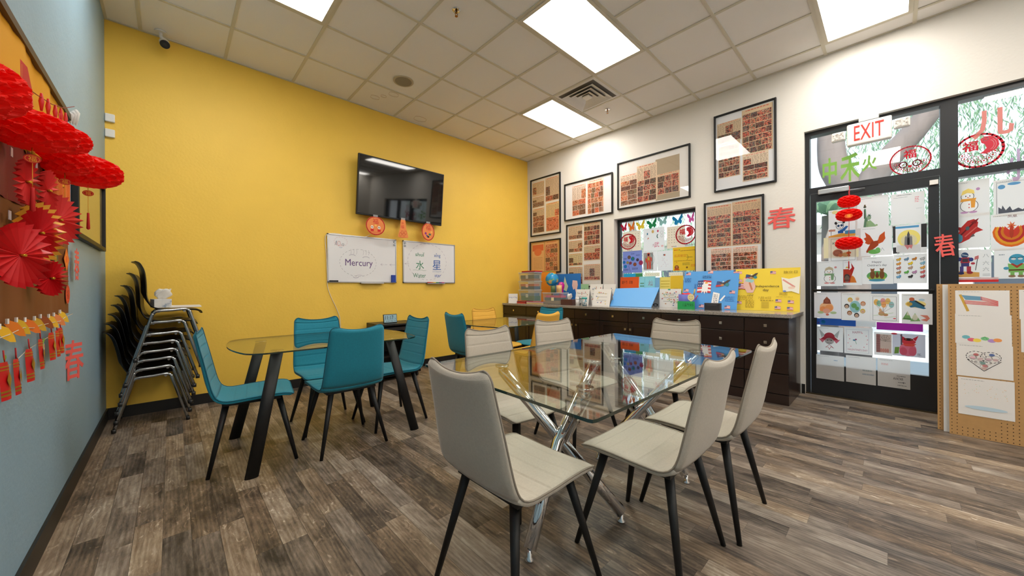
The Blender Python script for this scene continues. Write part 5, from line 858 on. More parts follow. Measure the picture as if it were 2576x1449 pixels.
def folded(label):
    pts = [at(1534, 768, 0, 2.88), at(1638, 769, 0, 2.88), at(1659, 723, 0, 3.12), at(1549, 726, 0, 3.12)]; pts[0].z = pts[1].z = CZ+.002
    t = thing('blue_folder', label, 'folder', (2.88, pts[0].y, CZ)); o_ = Vector((2.88, pts[0].y, CZ)); b = B()
    a_ = [p-o_ for p in pts]; n_ = (a_[1]-a_[0]).cross(a_[3]-a_[0]).normalized()*.003
    b.rings([[p+n_ for p in a_], [p-n_ for p in a_]], smooth=False); b.obj('front_leaf', mat('blue_card', (96, 168, 232), .5), t)
    c_ = [a_[3], a_[2], Vector((a_[2].x+.09, a_[2].y+.02, .002)), Vector((a_[3].x+.09, a_[3].y-.02, .002))]; b = B(); b.rings([[p+Vector((.003, 0, 0)) for p in c_], [p-Vector((.001, 0, 0)) for p in c_]], smooth=False); b.obj('back_leaf', MATS['blue_card'], t)
folded('large sky-blue folder standing tented on the counter under the window')
XS = XW+.055; zs_ = WZ0+.001
for nm, lab_, px, sh, base_, dx in (('orange_card', 'orange card with dark drawings on the window sill', (1559, 697, 1606), [('t', '端午节', .24, .80, .13, K, .3), ('t', '印象', .58, .80, .13, K, .2), ('p', [(.16, .2), (.20, .5), (.32, .5), (.36, .2)], (60, 30, 30)), ('r', .50, .2, .68, .5, (226, 90, 80)), ('e', .59, .35, .06, .1, (200, 30, 50))], (236, 92, 36), 0), ('teal_card', 'two light teal cards with red characters on the window sill', (1607, 695.5, 1647.5), [('t', '火山', .70, .76, .20, (190, 40, 70), .26), ('p', [(.40, .12), (.50, .44), (.62, .44), (.74, .12)], (110, 130, 140)), ('l', [(.34, 0), (.34, 1)], .004, (90, 160, 170)), ('w', .06, .5, .3, .8, 3, (100, 150, 90)), ('w', .72, .2, .95, .3, 1, (200, 60, 60)), ('r', .12, .1, .3, .5, (90, 190, 200))], (150, 212, 220), 0),
                             ('grey_card', 'pale blue-grey card between teal and yellow cards on the window sill', (1646, 698, 1661), [('r', 0, 0, 1, .45, (176, 186, 214))], (130, 176, 206), -.01), ('yellow_card', 'pale yellow card with an orange drawing on the window sill', (1658.5, 697, 1686), [('e', .62, .22, .08, .1, (240, 140, 50)), ('w', .1, .4, .9, .9, 5, (222, 196, 90)), ('a', .2, .15, .14, .12, .3, 2.8, .006, (200, 120, 60))], (246, 218, 110), .004), ('yellow_card', 'deep yellow card at the right of the row on the window sill', (1685, 693.5, 1717), [('e', .9, .42, .05, .08, (60, 160, 90)), ('w', .3, .3, .6, .6, 3, (214, 170, 60))], (240, 192, 50), 0)):
    card(nm, lab_, XS-dx, px, sh, base_, m=M_art, th=.0, z0=zs_, lean=.06)
card('doodle_board', 'white doodle-covered board between the blue folder and the purple basket', 3.08, (1659, 727, 1713), dd(9)+dd(10)+[('t', '十二生肖', .5, .66, .12, (170, 170, 160), .34), ('r', .40, .93, .52, 1, (60, 170, 160))], (236, 234, 230), lean=.05, cat='board', th=.006)
card('printed_board', 'grey printed board behind the right end of the blue folder', 3.10, (1636, 735, 1658), [('w', .1, .5, .9, .9, 5, (90, 90, 100)), ('e', .6, .14, .3, .10, (40, 40, 46)), ('e', .6, .13, .16, .05, (170, 170, 175))], (170, 172, 178), lean=.05, cat='board')
# posters
fl = lambda x, y, s=.075: flag(x, y, x+s*1.25, y+s, .006)
def eagle(cx, cy, s): return [('p', [(cx-s, cy-s*.5), (cx-s*.9, cy+s*.5), (cx-s*.2, cy+s*.35), (cx+s*.1, cy-s*.4)], (60, 84, 140)), ('l', [(cx-s, cy-s*.45), (cx, cy-s*.3)], .010, (206, 60, 66)), ('l', [(cx-s, cy-s*.65), (cx, cy-s*.5)], .010, (206, 60, 66)), ('p', [(cx-s*.7, cy+s*.55), (cx-s*.2, cy+s*.1), (cx+s*.1, cy+s*.2), (cx+s*.6, cy+s*.7), (cx+s*1.05, cy+s*.8), (cx+s*.7, cy+s*.2), (cx+s*.5, cy-s*.3), (cx, cy-s*.2), (cx-s*.4, cy)], (74, 62, 58)), ('e', cx+s*.6, cy-s*.25, s*.28, s*.35, (60, 140, 150)), ('e', cx-s*.1, cy-s*.35, s*.25, s*.25, (190, 140, 90)), ('e', cx, cy+s*.38, s*.12, s*.12, (240, 240, 240))]
bp_ = sum([fl(x, y) for x, y in ((.03, .90), (.45, .93), (.90, .92), (.02, .44), (.86, .40), (.34, .03), (.80, .02))], [])+flag(.28, .42, .53, .74, .015)+[('p', [(.36, .40), (.37, .62), (.42, .72), (.48, .66), (.47, .40), (.44, .46), (.42, .38), (.40, .46)], (240, 240, 240)), ('e', .44, .68, .03, .02, (236, 170, 60))]+eagle(.74, .66, .12)+[('p', [(.58, .44), (.70, .40), (.68, .10), (.56, .12)], (242, 240, 236)), ('w', .595, .16, .665, .38, 5, (120, 120, 130)), ('p', [(.70, .22), (.78, .36), (.80, .34), (.73, .2)], (244, 244, 244)), ('w', .36, .80, .52, .88, 2, (40, 90, 150)), ('w', .02, .70, .14, .82, 3, (50, 100, 170)), ('w', .22, .5, .27, .66, 4, (50, 100, 170)), ('w', .8, .2, .95, .34, 3, (70, 130, 200)), ('l', [(.25, .20), (.30, .34)], .010, (206, 60, 66)), ('l', [(.22, .22), (.25, .36)], .010, (240, 240, 240))]
card('blue_poster', 'large blue poster with flags and eagles leaning on the wall', 3.06, (1713.5, 681, 1853), bp_, (88, 160, 226), lean=.28, cat='poster')
yp = sum([fl(x, y, .07) for x, y in ((.02, .88), (.56, .86), (.03, .68), (.03, .14), (.65, .20), (.83, .18), (.64, .04), (.82, .03))], [])+eagle(.27, .82, .10)+flag(.02, .50, .20, .64, .012)+[('p', [(.14, .78), (.30, .74), (.34, .56), (.30, .42), (.20, .42), (.14, .60)], (232, 190, 176)), ('p', [(.20, .78), (.16, .70), (.28, .66), (.32, .72)], (160, 206, 206)), ('l', [(.24, .66), (.28, .50)], .018, (206, 130, 90)), ('t', 'Independence', .52, .57, .055, K, .36), ('t', 'day', .50, .48, .06, K, .09), ('t', 'color', .26, .37, .04, K, .10), ('t', '7月4日', .48, .30, .06, (190, 160, 50), .2), ('t', '独立日', .86, .90, .06, (150, 130, 40), .2), ('t', '美国', .76, .40, .07, (190, 160, 50), .12),
     ('p', [(.73, .78), (.84, .74), (1.0, .80), (.99, .40), (.88, .46), (.76, .44)], (244, 240, 224)), ('l', [(.76, .72), (.92, .56)], .016, (222, 150, 140)), ('e', .88, .54, .05, .03, (240, 210, 190)), ('e', .78, .46, .025, .02, (110, 140, 200)), ('w', .04, .24, .30, .36, 4, (200, 170, 50)), ('w', .18, .06, .32, .24, 6, (170, 140, 40)), ('w', .42, .22, .62, .26, 1, (170, 140, 40)), ('w', .66, .32, .9, .34, 1, (200, 170, 50))]+[('l', [(.44+.018*i, .06), (.44+.018*i, .20)], .0025, (150, 120, 40)) for i in range(7)]+[('l', [(.44, .06+.023*i), (.55, .06+.023*i)], .0025, (150, 120, 40)) for i in range(7)]
card('yellow_poster', 'large yellow Independence day poster leaning on the wall at the end of the counter', 3.13, (1848, 675, 2012), yp, (246, 214, 66), lean=.12, cat='poster')
t, r_, h_ = cup('craft_basket', 'round violet paper basket holding red tissue on the counter', 'basket', 1727.5, 3.0, CZ, 740.5, 38, (104, 108, 190))
b = B(); rn = random.Random(3)
for k in range(7): b.tube([(rn.uniform(-.05, .05), rn.uniform(-.05, .05), h_*.5), (rn.uniform(-.05, .05), rn.uniform(-.05, .05), h_+.012)], [.03, .012], 6)
b.obj('red_filling', mat('red_crepe', (230, 40, 40), .6), t)
p_ = at(1739, 748, 0, 2.9); t = thing('smiley_stick', 'cream smiley face on a stick beside the violet basket', 'craft', M=wallM('R', (2.89, p_.y, p_.z)))
art('face_disc', .078, .085, None, [('e', .5, .5, .5, .5, (240, 224, 170)), ('e', .66, .62, .04, .06, K), ('a', .34, .60, .08, .05, .3, 2.8, .05*.1, K), ('a', .5, .46, .26, .24, 3.5, 5.9, .004, K)], M_print, parent=t); b = B(); b.box((-.010, -(p_.z-CZ)+.001, -.004), (.010, .0, -.001)); b.obj('stick', mat('craft_stick', (226, 226, 190), .6), t); b = B(); b.tube([(.03, .03, -.003), (.045, .10, -.003)], .007, 8); b.obj('craft_spoon', mat('craft_yellow', (222, 190, 90), .6), t)
card('green_sign', 'green sign with Chinese greeting in front of the violet basket', 2.86, (1704.5, 758, 1747.5), [('t', '儿童节快乐', .62, .55, .42, (20, 60, 30), .66)], (40, 166, 92), cat='sign')
y0 = at(1771.5, 760, 0, 2.84).y; y1 = at(1811, 760, 0, 2.84).y; t = thing('black_case', 'black glasses case with an envelope flap in front of the blue poster', 'case', (2.87, (y0+y1)/2, CZ)); hh = at(1791, 762.5, 0, 2.84).z-CZ
B().box((-.03, y1-(y0+y1)/2, 0), (.03, y0-(y0+y1)/2, hh)).obj('case_body', mat('charcoal_leather', (44, 44, 48), .45), t, bevel=.003); wv = (y0-y1)/2
b = B(); b.rings([[(-.031, wv*s, hh*q) for s, q in ((-1, .97), (1, .97), (.55, .62), (-.55, .62))], [(-.034, wv*s, hh*q) for s, q in ((-1, .97), (1, .97), (.55, .62), (-.55, .62))]], smooth=False); b.obj('flap', mat('flap_leather', (58, 58, 62), .4), t)
# ---------------------------------------------------------------- pegboards
def dots(w_, h_, pitch=.0254):
    o = []; nx, ny = int(w_/pitch), int(h_/pitch)
    return [(i*pitch+pitch/2, j*pitch+pitch/2) for i in range(nx) for j in range(ny)]
PB = Vector((2.735, -3.205, 0)); tp = at(2381, 716, 1, -3.205); PHT = 1.155; PW_ = 1.22; leanp = math.atan2(.06, PHT)
def pegboard(label, x, yoff, ht, holes=True, m=None, th=.006):
    Mx = Matrix.Translation((x, -3.205+yoff, 0.001)) @ wallM('R', (0, 0, 0), tilt=-leanp)
    t = thing('pegboard', label, 'pegboard', M=Mx); b = B(); b.box((0, 0, -th), (PW_, ht, 0)); b.obj('board', m or mat('hardboard', (190, 146, 92), .7, var=.04, vscale=30), t)
    if holes:
        b = B()
        for q in dots(PW_, ht):
            u_ = q[0]; v_ = q[1]
            if u_ < .06 or .24 < u_ < .36 or .58 < u_ < .66 or v_ < .07 or v_ > ht-.05: b.face([b.bm.verts.new((u_+.0032*math.cos(a_), v_+.0032*math.sin(a_), .0004)) for a_ in [k*math.pi/4 for k in range(8)]])
        b.obj('hole_pattern', mat('peg_hole', (50, 34, 22), .9), t)
    return t
pgt = pegboard('tan pegboard covered with drawings at the right edge, the front one', PB.x, 0, PHT)
pegboard('tan pegboard standing behind the front one', PB.x+.065, .055, PHT, True)
wbx = B().box((0, 0, -.008), (PW_, PHT-.004, 0)).obj('white_panel', mat('white_panel', (226, 224, 220), .5), M=Matrix.Translation((PB.x+.033, -3.205+.026, .001)) @ wallM('R', (0, 0, 0), tilt=-leanp)); tag(wbx, 'white panel sandwiched between the two pegboards', 'panel')
pgd = 'drawings on the front pegboard'
def pd(u0, v0, u1, v1, label, sh, k=0):
    M_ = pgt.matrix_world if False else (Matrix.Translation((PB.x, -3.205, .001)) @ wallM('R', (0, 0, 0), tilt=-leanp)); tag(art('drawing', u1-u0, v1-v0, PW, sh, M_print, M_ @ Matrix.Translation(((u0+u1)/2, (v0+v1)/2, .0015+.0006*k))), label, 'drawing', pgd)
R3 = (220, 90, 90)
fg = [HL, ('l', [(.10, .80), (.24, .14)], .014, (214, 170, 70)), ('p', [(.12, .80), (.50, .74), (.52, .58), (.20, .60)], (110, 160, 190))]+[('p', [(.48-.3*(k > 2), .74-.055*k), (.62, .66-.05*k), (.80, .56-.035*k), (.80, .53-.035*k), (.62, .63-.05*k), (.48-.3*(k > 2), .71-.055*k)], R3) for k in range(6)]
pd(.035, .925, .285, 1.105, 'drawing of a waving American flag on a yellow pole', fg)
eg2 = [HL]+[('e', x_, y_, .075, .06, c_) for x_, y_, c_ in ((.20, .22, (120, 190, 200)), (.30, .14, (236, 110, 130)), (.40, .13, (250, 220, 90)), (.54, .20, (130, 200, 140)), (.66, .14, (190, 150, 210)), (.76, .17, (244, 160, 90)))]+[('l', [(.5, .2), (.54, .26), (.58, .18)], .006, (90, 170, 110))]
pd(.033, .70, .292, .925, 'drawing of painted Easter eggs in a row, second from top on the pegboard', eg2, 1)
ht_ = [HL]+[('d', .36, .62, .18, .16, .006, K, 30), ('d', .62, .62, .18, .16, .006, K, 30)]+[('l', [(.20, .52), (.50, .20)], .005, K), ('l', [(.80, .52), (.50, .20)], .005, K)]+[('e', x_, y_, .05, .04, c_) for x_, y_, c_ in ((.36, .68, (200, 110, 110)), (.64, .70, (90, 110, 160)), (.52, .36, (200, 130, 130)), (.48, .44, (130, 170, 160)), (.30, .58, (226, 180, 190)), (.70, .56, (222, 190, 190)), (.44, .56, (230, 200, 200)), (.58, .56, (214, 180, 190)), (.50, .28, (220, 190, 180)))]+[('o', x_, y_, .07, .06, .003, (150, 140, 140)) for x_, y_ in ((.3, .6), (.42, .62), (.58, .6), (.7, .62), (.4, .46), (.56, .46), (.5, .34))]
pd(.038, .455, .296, .70, 'drawing of a heart filled with flowers on the pegboard', ht_, 0)
dts = random.Random(5); pd(.044, .165, .30, .445, 'sheet with scattered pale confetti dots, lowest left on the pegboard', [HL]+[('e', dts.uniform(.1, .9), dts.uniform(.5, .85), .008, .007, dts.choice([(240, 200, 140), (200, 220, 200), (244, 190, 170)])) for _ in range(34)]+[('e', .5, .22, .38, .05, (196, 218, 232))], 1)
fw = [HL]+[('e', .2+.1*k, .26+.04*(k % 2), .05, .045, c_) for k, c_ in enumerate(((226, 130, 170), (150, 190, 120), (240, 190, 130), (220, 110, 140), (170, 200, 130), (230, 150, 170), (190, 150, 200)))]+flag(.25, .62, .45, .72, .01)+flag(.5, .62, .7, .72, .01)+[('o', .25+.09*k, .44, .06, .06, .003, GR) for k in range(6)]+[star(.3+.15*k, .82, .05, 6, (120, 120, 120), .2) for k in range(3)]+[('b', .12, .08, .9, .9, .003, K)]
pd(.325, .90, .60, 1.11, 'drawing of flowers under two small flags, top of the second pegboard column', fw)
pd(.33, .665, .61, .90, 'sheet with a faint title line, second down in the second pegboard column', [HL, ('w', .5, .90, .8, .92, 1, GR), ('e', .72, .22, .16, .07, (232, 226, 200))], 1)
pd(.345, .41, .61, .66, 'drawing of small animals resting among grass and flowers', [HL, ('e', .25, .60, .12, .08, (220, 190, 140)), ('e', .42, .66, .13, .09, (236, 196, 120)), ('e', .60, .60, .10, .07, (210, 170, 130)), ('e', .2, .68, .08, .06, (150, 196, 120)), ('e', .30, .26, .16, .12, (190, 216, 160)), ('e', .55, .22, .18, .08, (180, 212, 150)), ('l', [(.3, .3), (.36, .42), (.46, .46)], .008, (170, 130, 110)), ('e', .6, .3, .1, .07, (220, 210, 216))], 0)
pd(.35, .145, .62, .405, 'drawing of a flag beside a figure in a blue coat, lowest in the second column', [HL, ('l', [(.12, .80), (.34, .24)], .012, (190, 120, 80))]+[('r', .18, .46+.09*k, .60, .50+.09*k, (236, 150, 150)) for k in range(4)]+[('p', [(.16, .62), (.48, .60), (.46, .80), (.14, .80)], (170, 200, 216)), ('p', [(.20, .04), (.30, .22), (.48, .34), (.70, .34), (.80, .04)], (180, 208, 222)), ('e', .50, .52, .09, .11, (236, 234, 232)), ('e', .50, .36, .03, .05, (190, 60, 60))], 1)
# ---------------------------------------------------------------- notice board on the blue wall
FXB = -2.0; t = thing('notice_board', 'large notice board with gold, orange and brown cloth on the blue wall', 'notice board', (XL, -.96, 1.03)); HB = .98; YB = .93
B().box((0, -YB, 0), (.035, YB, HB)).obj('backing', M_blk, t)
def cloth(nm, z0_, z1_, m, y0_=-YB, y1_=YB, x=.045, wav=.004):
    b = B(); n = 40; R = []
    for z_ in (z0_, z1_):
        R.append([(x+wav*math.sin(k*.9)+wav*.6*math.sin(k*2.3)-(.03 if k == n else 0), y0_+(y1_-y0_)*k/n, z_) for k in range(n+1)])
    b.rings(R, closed=False, cap=False); return b.obj(nm, m, t)
wavem = ramp_mat('wave_cloth', 26, [(.46, (222, 96, 30)), (.5, (240, 176, 130)), (.54, (222, 96, 30))], .5, 'wave')
cloth('gold_cloth', .60, HB-.006, mat('gold_cloth', (222, 158, 20), .6)); cloth('brown_cloth', -.002, .42, mat('brown_cloth', (122, 66, 16), .7)); cloth('orange_patterned_cloth', .36, .64, wavem, .42, YB, .048)
cloth('red_cloth', .40, .62, mat('deep_red_cloth', (120, 18, 16), .7), -YB, .42, .047)
B().box((0, -YB-.012, HB-.012), (.055, YB, HB+.016)).obj('top_rail', mat('rail_wood', (74, 62, 54), .5), t)
b = B(); b.tube([(.052, -YB, .575), (.055, 0, .60), (.052, YB, .655)], .006, 5); b.obj('yellow_ribbon', mat('ribbon_yellow', (240, 180, 30), .5), t)
b = B(); [b.lathe([(0, 0), (.004, .01), (.008, .03), (.014, .05+.01*k), (.006, .06+.012*k), (0, .065+.012*k)], (.008*k-.01, .008*k, 0), 9) for k in range(3)]; tag(b.obj('tissue_bow', M_tis, loc=(FXB+.01, -.05, HB+1.0)), 'crumpled white tissue knot at the top right corner of the notice board', 'bow')
# honeycomb lanterns
def lantern(label, p, a, h, em=True, cap=0, group='red honeycomb lanterns by the notice board', strong=.5, tas=.075):
    t = thing('paper_lantern', label, 'paper lantern', p, random.uniform(0, 1), group); b = B(); R = []; G_ = 9; n = G_*10; rows = 37
    for i in range(rows):
        ph = -math.pi/2+math.pi*i/(rows-1); ring = []; zz = math.sin(ph)*h; rr = max(0, math.cos(ph))**.62; rim = abs(ph) > 1.22
        if rim: rr = .50 if i not in (0, rows-1) else .02
        for j in range(n):
            u = G_*j/n; v = 1.35*math.sin(ph)*1.5; d = abs(math.sin(math.pi*(u+v)))*abs(math.sin(math.pi*(u-v))); f = 1-(.20*min(1, d*1.6)*(.3+math.cos(ph)) if not rim else .12*abs(math.sin(math.pi*u*2))); r_ = a*rr*f; ring.append((r_*math.cos(2*math.pi*j/n), r_*math.sin(2*math.pi*j/n), zz))
        R.append(ring)
    b.rings(R, smooth=False); b.obj('honeycomb_body', M_rpap, t)
    b = B(); b.tube([(0, 0, h*.9), (0, 0, h+.05)], .0015, 5); b.obj('hanging_string', M_fan, t)
    if em:
        Md = Matrix.Translation((.0, -.0, -h-.034)) @ Matrix.Rotation(-t.rotation_euler.z, 4, 'Z'); dirv = (CAM-Vector(p)); an = math.atan2(dirv.y, dirv.x)
        Me = Md @ Matrix.Rotation(an, 4, 'Z') @ wallM('L', (0, 0, 0))
        B().tube([(0, 0, -h), (0, 0, -h-.02)], .0015, 5).obj('cord', M_gold, t)
        art('emblem', .034, .026, None, [('e', .5, .5, .5, .5, (206, 22, 20)), ('o', .5, .5, .40, .38, .0015, (240, 180, 60)), ('t', '福', .5, .5, .62, (244, 184, 50))], M_print, Me, t)
        z_ = -h-.047; b = B(); b.tube([(0, 0, z_), (0, 0, z_-tas)], .0009, 5); b.obj('yellow_cord', mat('cord_yellow', (236, 170, 50), .6), t)
        b = B(); z_ -= tas; b.lathe([(0, z_-.075), (.006, z_-.07), (.004, z_-.01), (.004, z_), (0, z_)], n=10); b.obj('tassel', mat('tassel_red', (190, 20, 20), .7), t)
    return t
lantern('red honeycomb lantern lowest and furthest right of the row, its emblem against the picture frame', (-1.90, -.45, 1.668), .115, .062)
lantern('red honeycomb lantern half hidden behind the rightmost one', (-1.945, -.60, 1.668), .085, .052, tas=.06); lantern('flattened red honeycomb lantern in the middle of the row', (-1.93, -.80, 1.70), .085, .045, False)
lantern('big red honeycomb lantern second from the left picture edge', (-1.94, -1.10, 1.63), .10, .052); lantern('red honeycomb lantern cut by the left picture edge', (-1.95, -1.50, 1.60), .082, .06, False)
pl_ = at(2137, 540, 0, XD-.17)
for lab_, py_, a, h, em in (('uppermost red honeycomb lantern hanging from the door closer', 507, .088, .054, False), ('middle red honeycomb lantern hanging in front of the exit door', 541, .101, .055, False), ('lowest red honeycomb lantern hanging in front of the exit door', 612, .105, .058, True)):
    q_ = at(2135, py_, 0, XD-.17); lantern(lab_, tuple(q_), a, h, em, group='red lanterns hanging at the exit door', tas=.07)
q_ = at(2135, 543, 0, XD-.285); t = tag(art('lantern_emblem', .06, .042, None, [('e', .5, .5, .5, .5, (240, 90, 20)), ('t', '福', .5, .5, .6, (250, 200, 60))], M_print, wallM('R', (q_.x, q_.y, q_.z))), 'small orange 福 emblem in front of the middle door lantern', 'emblem')
a_ = at(2137, 468, 0, XD-.17); tag(B().tube([a_, at(2135, 640, 0, XD-.17)], .002, 5).obj('hanging_string', M_fan), 'red string carrying the lanterns at the exit door', 'string')
# pleated paper fans
def fan(label, y, z, r, sq=.75, rz=-.5, m=None, rim=None, x=-1.955, n=22, spin=0, a0=0, a1=2*math.pi):
    t = thing('paper_fan', label, 'paper fan', M=wallM('L', (x, y, z), spin=spin)@Matrix.Rotation(rz, 4, 'Y'), group='pleated red paper fans')
    full = a1-a0 > 6.2; K_ = n*2; b = B(); R = [[], [], []]
    for k in range(K_ if full else K_+1):
        th = a0+(a1-a0)*k/K_; zig = (.012 if k % 2 else -.012); rr = r*(1 if k % 2 else .90)
        for i, f in enumerate((.03, .84, 1)): R[i].append(Vector((rr*f*math.cos(th)*sq, rr*f*math.sin(th), zig*f)))
    b.rings(R[:2], closed=full, cap=False, smooth=False); b.obj('pleats', m or M_fan, t)
    b = B(); b.rings(R[1:], closed=full, cap=False, smooth=False); b.obj('rim_band', rim or m or M_fan, t)
    B().cyl((0, 0, .0), .004, .012, 10).obj('centre_knot', M_gold, t); return t
M_fan2 = mat('light_red_card', (224, 60, 58), .55); M_rim = mat('yellow_card_rim', (234, 176, 60), .5)
fan('large crimson pleated fan at the left picture edge on the brown cloth', -1.14, 1.245, .10, .85, rim=M_redg)
fan('pleated red fan with yellow rim, next to the large crimson fan', -.93, 1.335, .105, .8, rim=M_rim, m=M_redg); fan('smallest pleated red fan, lowest on the brown cloth', -.785, 1.185, .066, .9, m=M_redg)
fan('plain red pleated fan right of the others on the orange cloth', -.64, 1.42, .10, .95, m=M_fan2); fan('narrow folded red fan hanging left of the emblem', -1.08, 1.475, .075, .4, m=M_fan2); fan('narrow folded red fan hanging right of the emblem', -.82, 1.50, .075, .4, m=M_fan2)
for px_, py_, lab_ in ((29, 381, 'left white plastic tag over a red fan'), (92, 415, 'middle white plastic tag over a red fan'), (116, 462, 'right white plastic tag over a red fan'), (25, 540, 'white plastic tag over the large crimson fan')):
    q_ = at(px_, py_, 0, FXB+.004); tag(B().box((-.012, -.016, -.001), (.010, .012, .001)).obj('hanging_tag', mat('tag_plastic', (200, 190, 190), .3), M=wallM('L', q_)), lab_, 'tag', 'white tags of the paper fans')
# small things pinned on the board
for lab_, (py_, pz_), cc, c2, dia in (('dark oval coin card with gold characters on the brown cloth', (-.407, 1.286), (70, 66, 30), (220, 190, 60), 0), ('orange diamond card on the brown cloth', (-.18, 1.289), (236, 116, 24), (240, 90, 20), 1), ('orange red oval card near the right edge of the brown cloth', (-.157, 1.121), (224, 70, 24), (140, 40, 20), 0)):
    w_ = .10 if not dia else .125; sh = [('e', .5, .5, .5, .5, cc), ('o', .5, .5, .42, .42, .004, c2), ('t', '福', .5, .5, .5, c2)] if not dia else [('p', [(0, .5), (.5, 1), (1, .5), (.5, 0)], cc), ('p', [(.2, .5), (.5, .8), (.8, .5), (.5, .2)], (244, 150, 50)), ('e', .5, .5, .16, .16, c2)]
    tag(art('pinned_card', w_, w_*.9 if not dia else .11, None, sh, M_print, wallM('L', (FXB+.002, py_, pz_))), lab_, 'card')
# leaves on a cord, firecracker cards
lv = [(-1.086, 1.01), (-1.0, 1.02), (-.927, 1.02), (-.818, 1.014), (-.714, 1.013), (-.615, 1.015), (-.505, 1.01), (-.396, 1.011), (-.298, 1.019)]
nmn = 'first second third fourth fifth sixth seventh eighth ninth'.split()
for k, (y, z) in enumerate(lv):
    cc = ((232, 178, 30), (224, 120, 20), (214, 168, 24), (224, 112, 24), (206, 158, 30), (150, 70, 20), (230, 176, 40), (222, 130, 70), (228, 182, 40))[k]; cn = ('yellow', 'orange', 'yellow', 'orange', 'yellow', 'brown', 'yellow', 'pink-orange', 'yellow')[k]
    t = thing('paper_leaf', '%s oval paper leaf, %s from the left picture edge, pegged below the notice board' % (cn, nmn[k]), 'paper leaf', M=wallM('L', (FXB+.008, y, z), spin=.0)@Matrix.Rotation(-.3-.1*(k % 2), 4, 'Y'), group='paper leaves on the cord')
    art('leaf', .075, .062, None, [('p', [(.0, .80), (.25, .95), (.6, .8), (.9, .4), (1, .05), (.7, .1), (.3, .35)], cc)], M_print, parent=t); B().box((-.034, .018, .001), (-.028, .034, .006)).obj('peg', M_white, t)
tag(B().tube([(FXB+.012, y, z-.006+.004*(k % 2)) for k, (y, z) in enumerate([(-1.6, 1.0)]+lv+[(-.12, 1.03)])], .0014, 5).obj('cord', mat('twine', (214, 200, 180), .8)), 'thin pale cord carrying the paper leaves', 'cord')
ck = [(-1.093, .85), (-.98, .868), (-.864, .862), (-.706, .877), (-.552, .898), (-.365, .908), (-.262, .909), (-.19, .915)]
for k, (y, z) in enumerate(ck):
    t = thing('firecracker_card', 'red and gold firecracker card, %s from the left picture edge, on the blue wall' % nmn[k], 'firecracker card', M=wallM('L', (XL+.03, y, z))@Matrix.Rotation(-.04+.07*(-1)**k, 4, 'Y'), group='red firecracker cards on the blue wall')
    n = 10; b = B(); R = []
    for z_ in range(9):
        v = z_/8; wd = .031*(1-.35*(v > .85)*(v-.85)/.15-.0); R.append([(wd*2*(q/n-.5), -.072+.12*v, .010*math.cos((q/n-.5)*2.4)+.006*(1-v)) for q in range(n+1)])
    b.rings(R, closed=False, cap=False); b.obj('card_tube', M_redg, t)
    b = B()
    for v0, v1 in ((-.060, -.054), (-.048, -.042), (.022, .026), (.032, .036)): b.rings([[(.0315*2*(q/n-.5), v_, .0112*math.cos((q/n-.5)*2.4)+.006*(1-(v_+.072)/.12)) for q in range(n+1)] for v_ in (v0, v1)], closed=False, cap=False)
    b.face([b.bm.verts.new(p) for p in ((0, -.036, .0175), (.014, -.010, .0155), (0, .016, .0155), (-.014, -.010, .0155))]); b.obj('gold_print', M_gold, t)
    B().tube([(0, .048, .006), (-.004, .062, .006), (-.008, .085, .006)], .002, 5).obj('fuse', M_fan, t)
tag(B().tube([(XL+.03, y, z+.035+.008*math.sin(k*2)) for k, (y, z) in enumerate([(-1.5, .84)]+ck)], .0013, 5).obj('cord', MATS['twine']), 'thin cord stringing the red firecracker cards together', 'cord')
for k, (px_, py_) in enumerate(((12, 912), (74, 895), (110, 865), (130, 865), (158, 805))):
    q_ = at(px_, py_, 0, XL+.035); tag(art('leaf_charm', .05, .07, None, [('e', .5, .72, .3, .12, (120, 170, 50)), ('e', .35, .5, .12, .3, (150, 190, 70)), ('e', .6, .3, .2, .22, (226, 222, 214)), ('e', .62, .34, .12, .14, (190, 60, 40))], M_print, wallM('L', (q_.x, q_.y, q_.z))), 'green and white paper charm, %s from the left picture edge, between firecracker cards' % nmn[k], 'charm', 'paper charms on the firecracker cord')
# garland on top
gp = [at(*q, 0, -1.975) for q in ((0, 190), (55, 212), (95, 240), (130, 262), (160, 272), (187, 268))]
tag(B().tube(gp, .0016, 5).obj('garland_string', mat('dark_red_cord', (130, 20, 16), .7)), 'dark red string along the upper part of the notice board', 'string')
for k, (px_, py_) in enumerate(((104, 255), (121, 268), (139, 282), (153, 290), (165, 300))):
    q_ = at(px_, py_, 0, -1.975); tag(B().tube([q_+Vector((0, 0, .03)), q_, q_-Vector((0, 0, .035))], [.003, .007, .003], 8, flat=.5).obj('garland_pendant', M_fan), 'small red pendant on the upper garland, %s from the left' % nmn[k], 'pendant', 'small pendants on the upper garland')
q_ = at(66, 232, 0, -1.965); tag(art('red_envelope', .13, .17, None, [('p', [(.1, 0), (.9, 0), (1, .7), (.6, 1), (0, .95)], (190, 24, 24)), ('t', '金', .6, .35, .4, (226, 180, 50)), ('l', [(.1, .1), (.15, .9)], .004, (226, 180, 50))], M_print, wallM('L', (q_.x, q_.y, q_.z))), 'red envelope with a gold character behind the big lanterns', 'envelope')
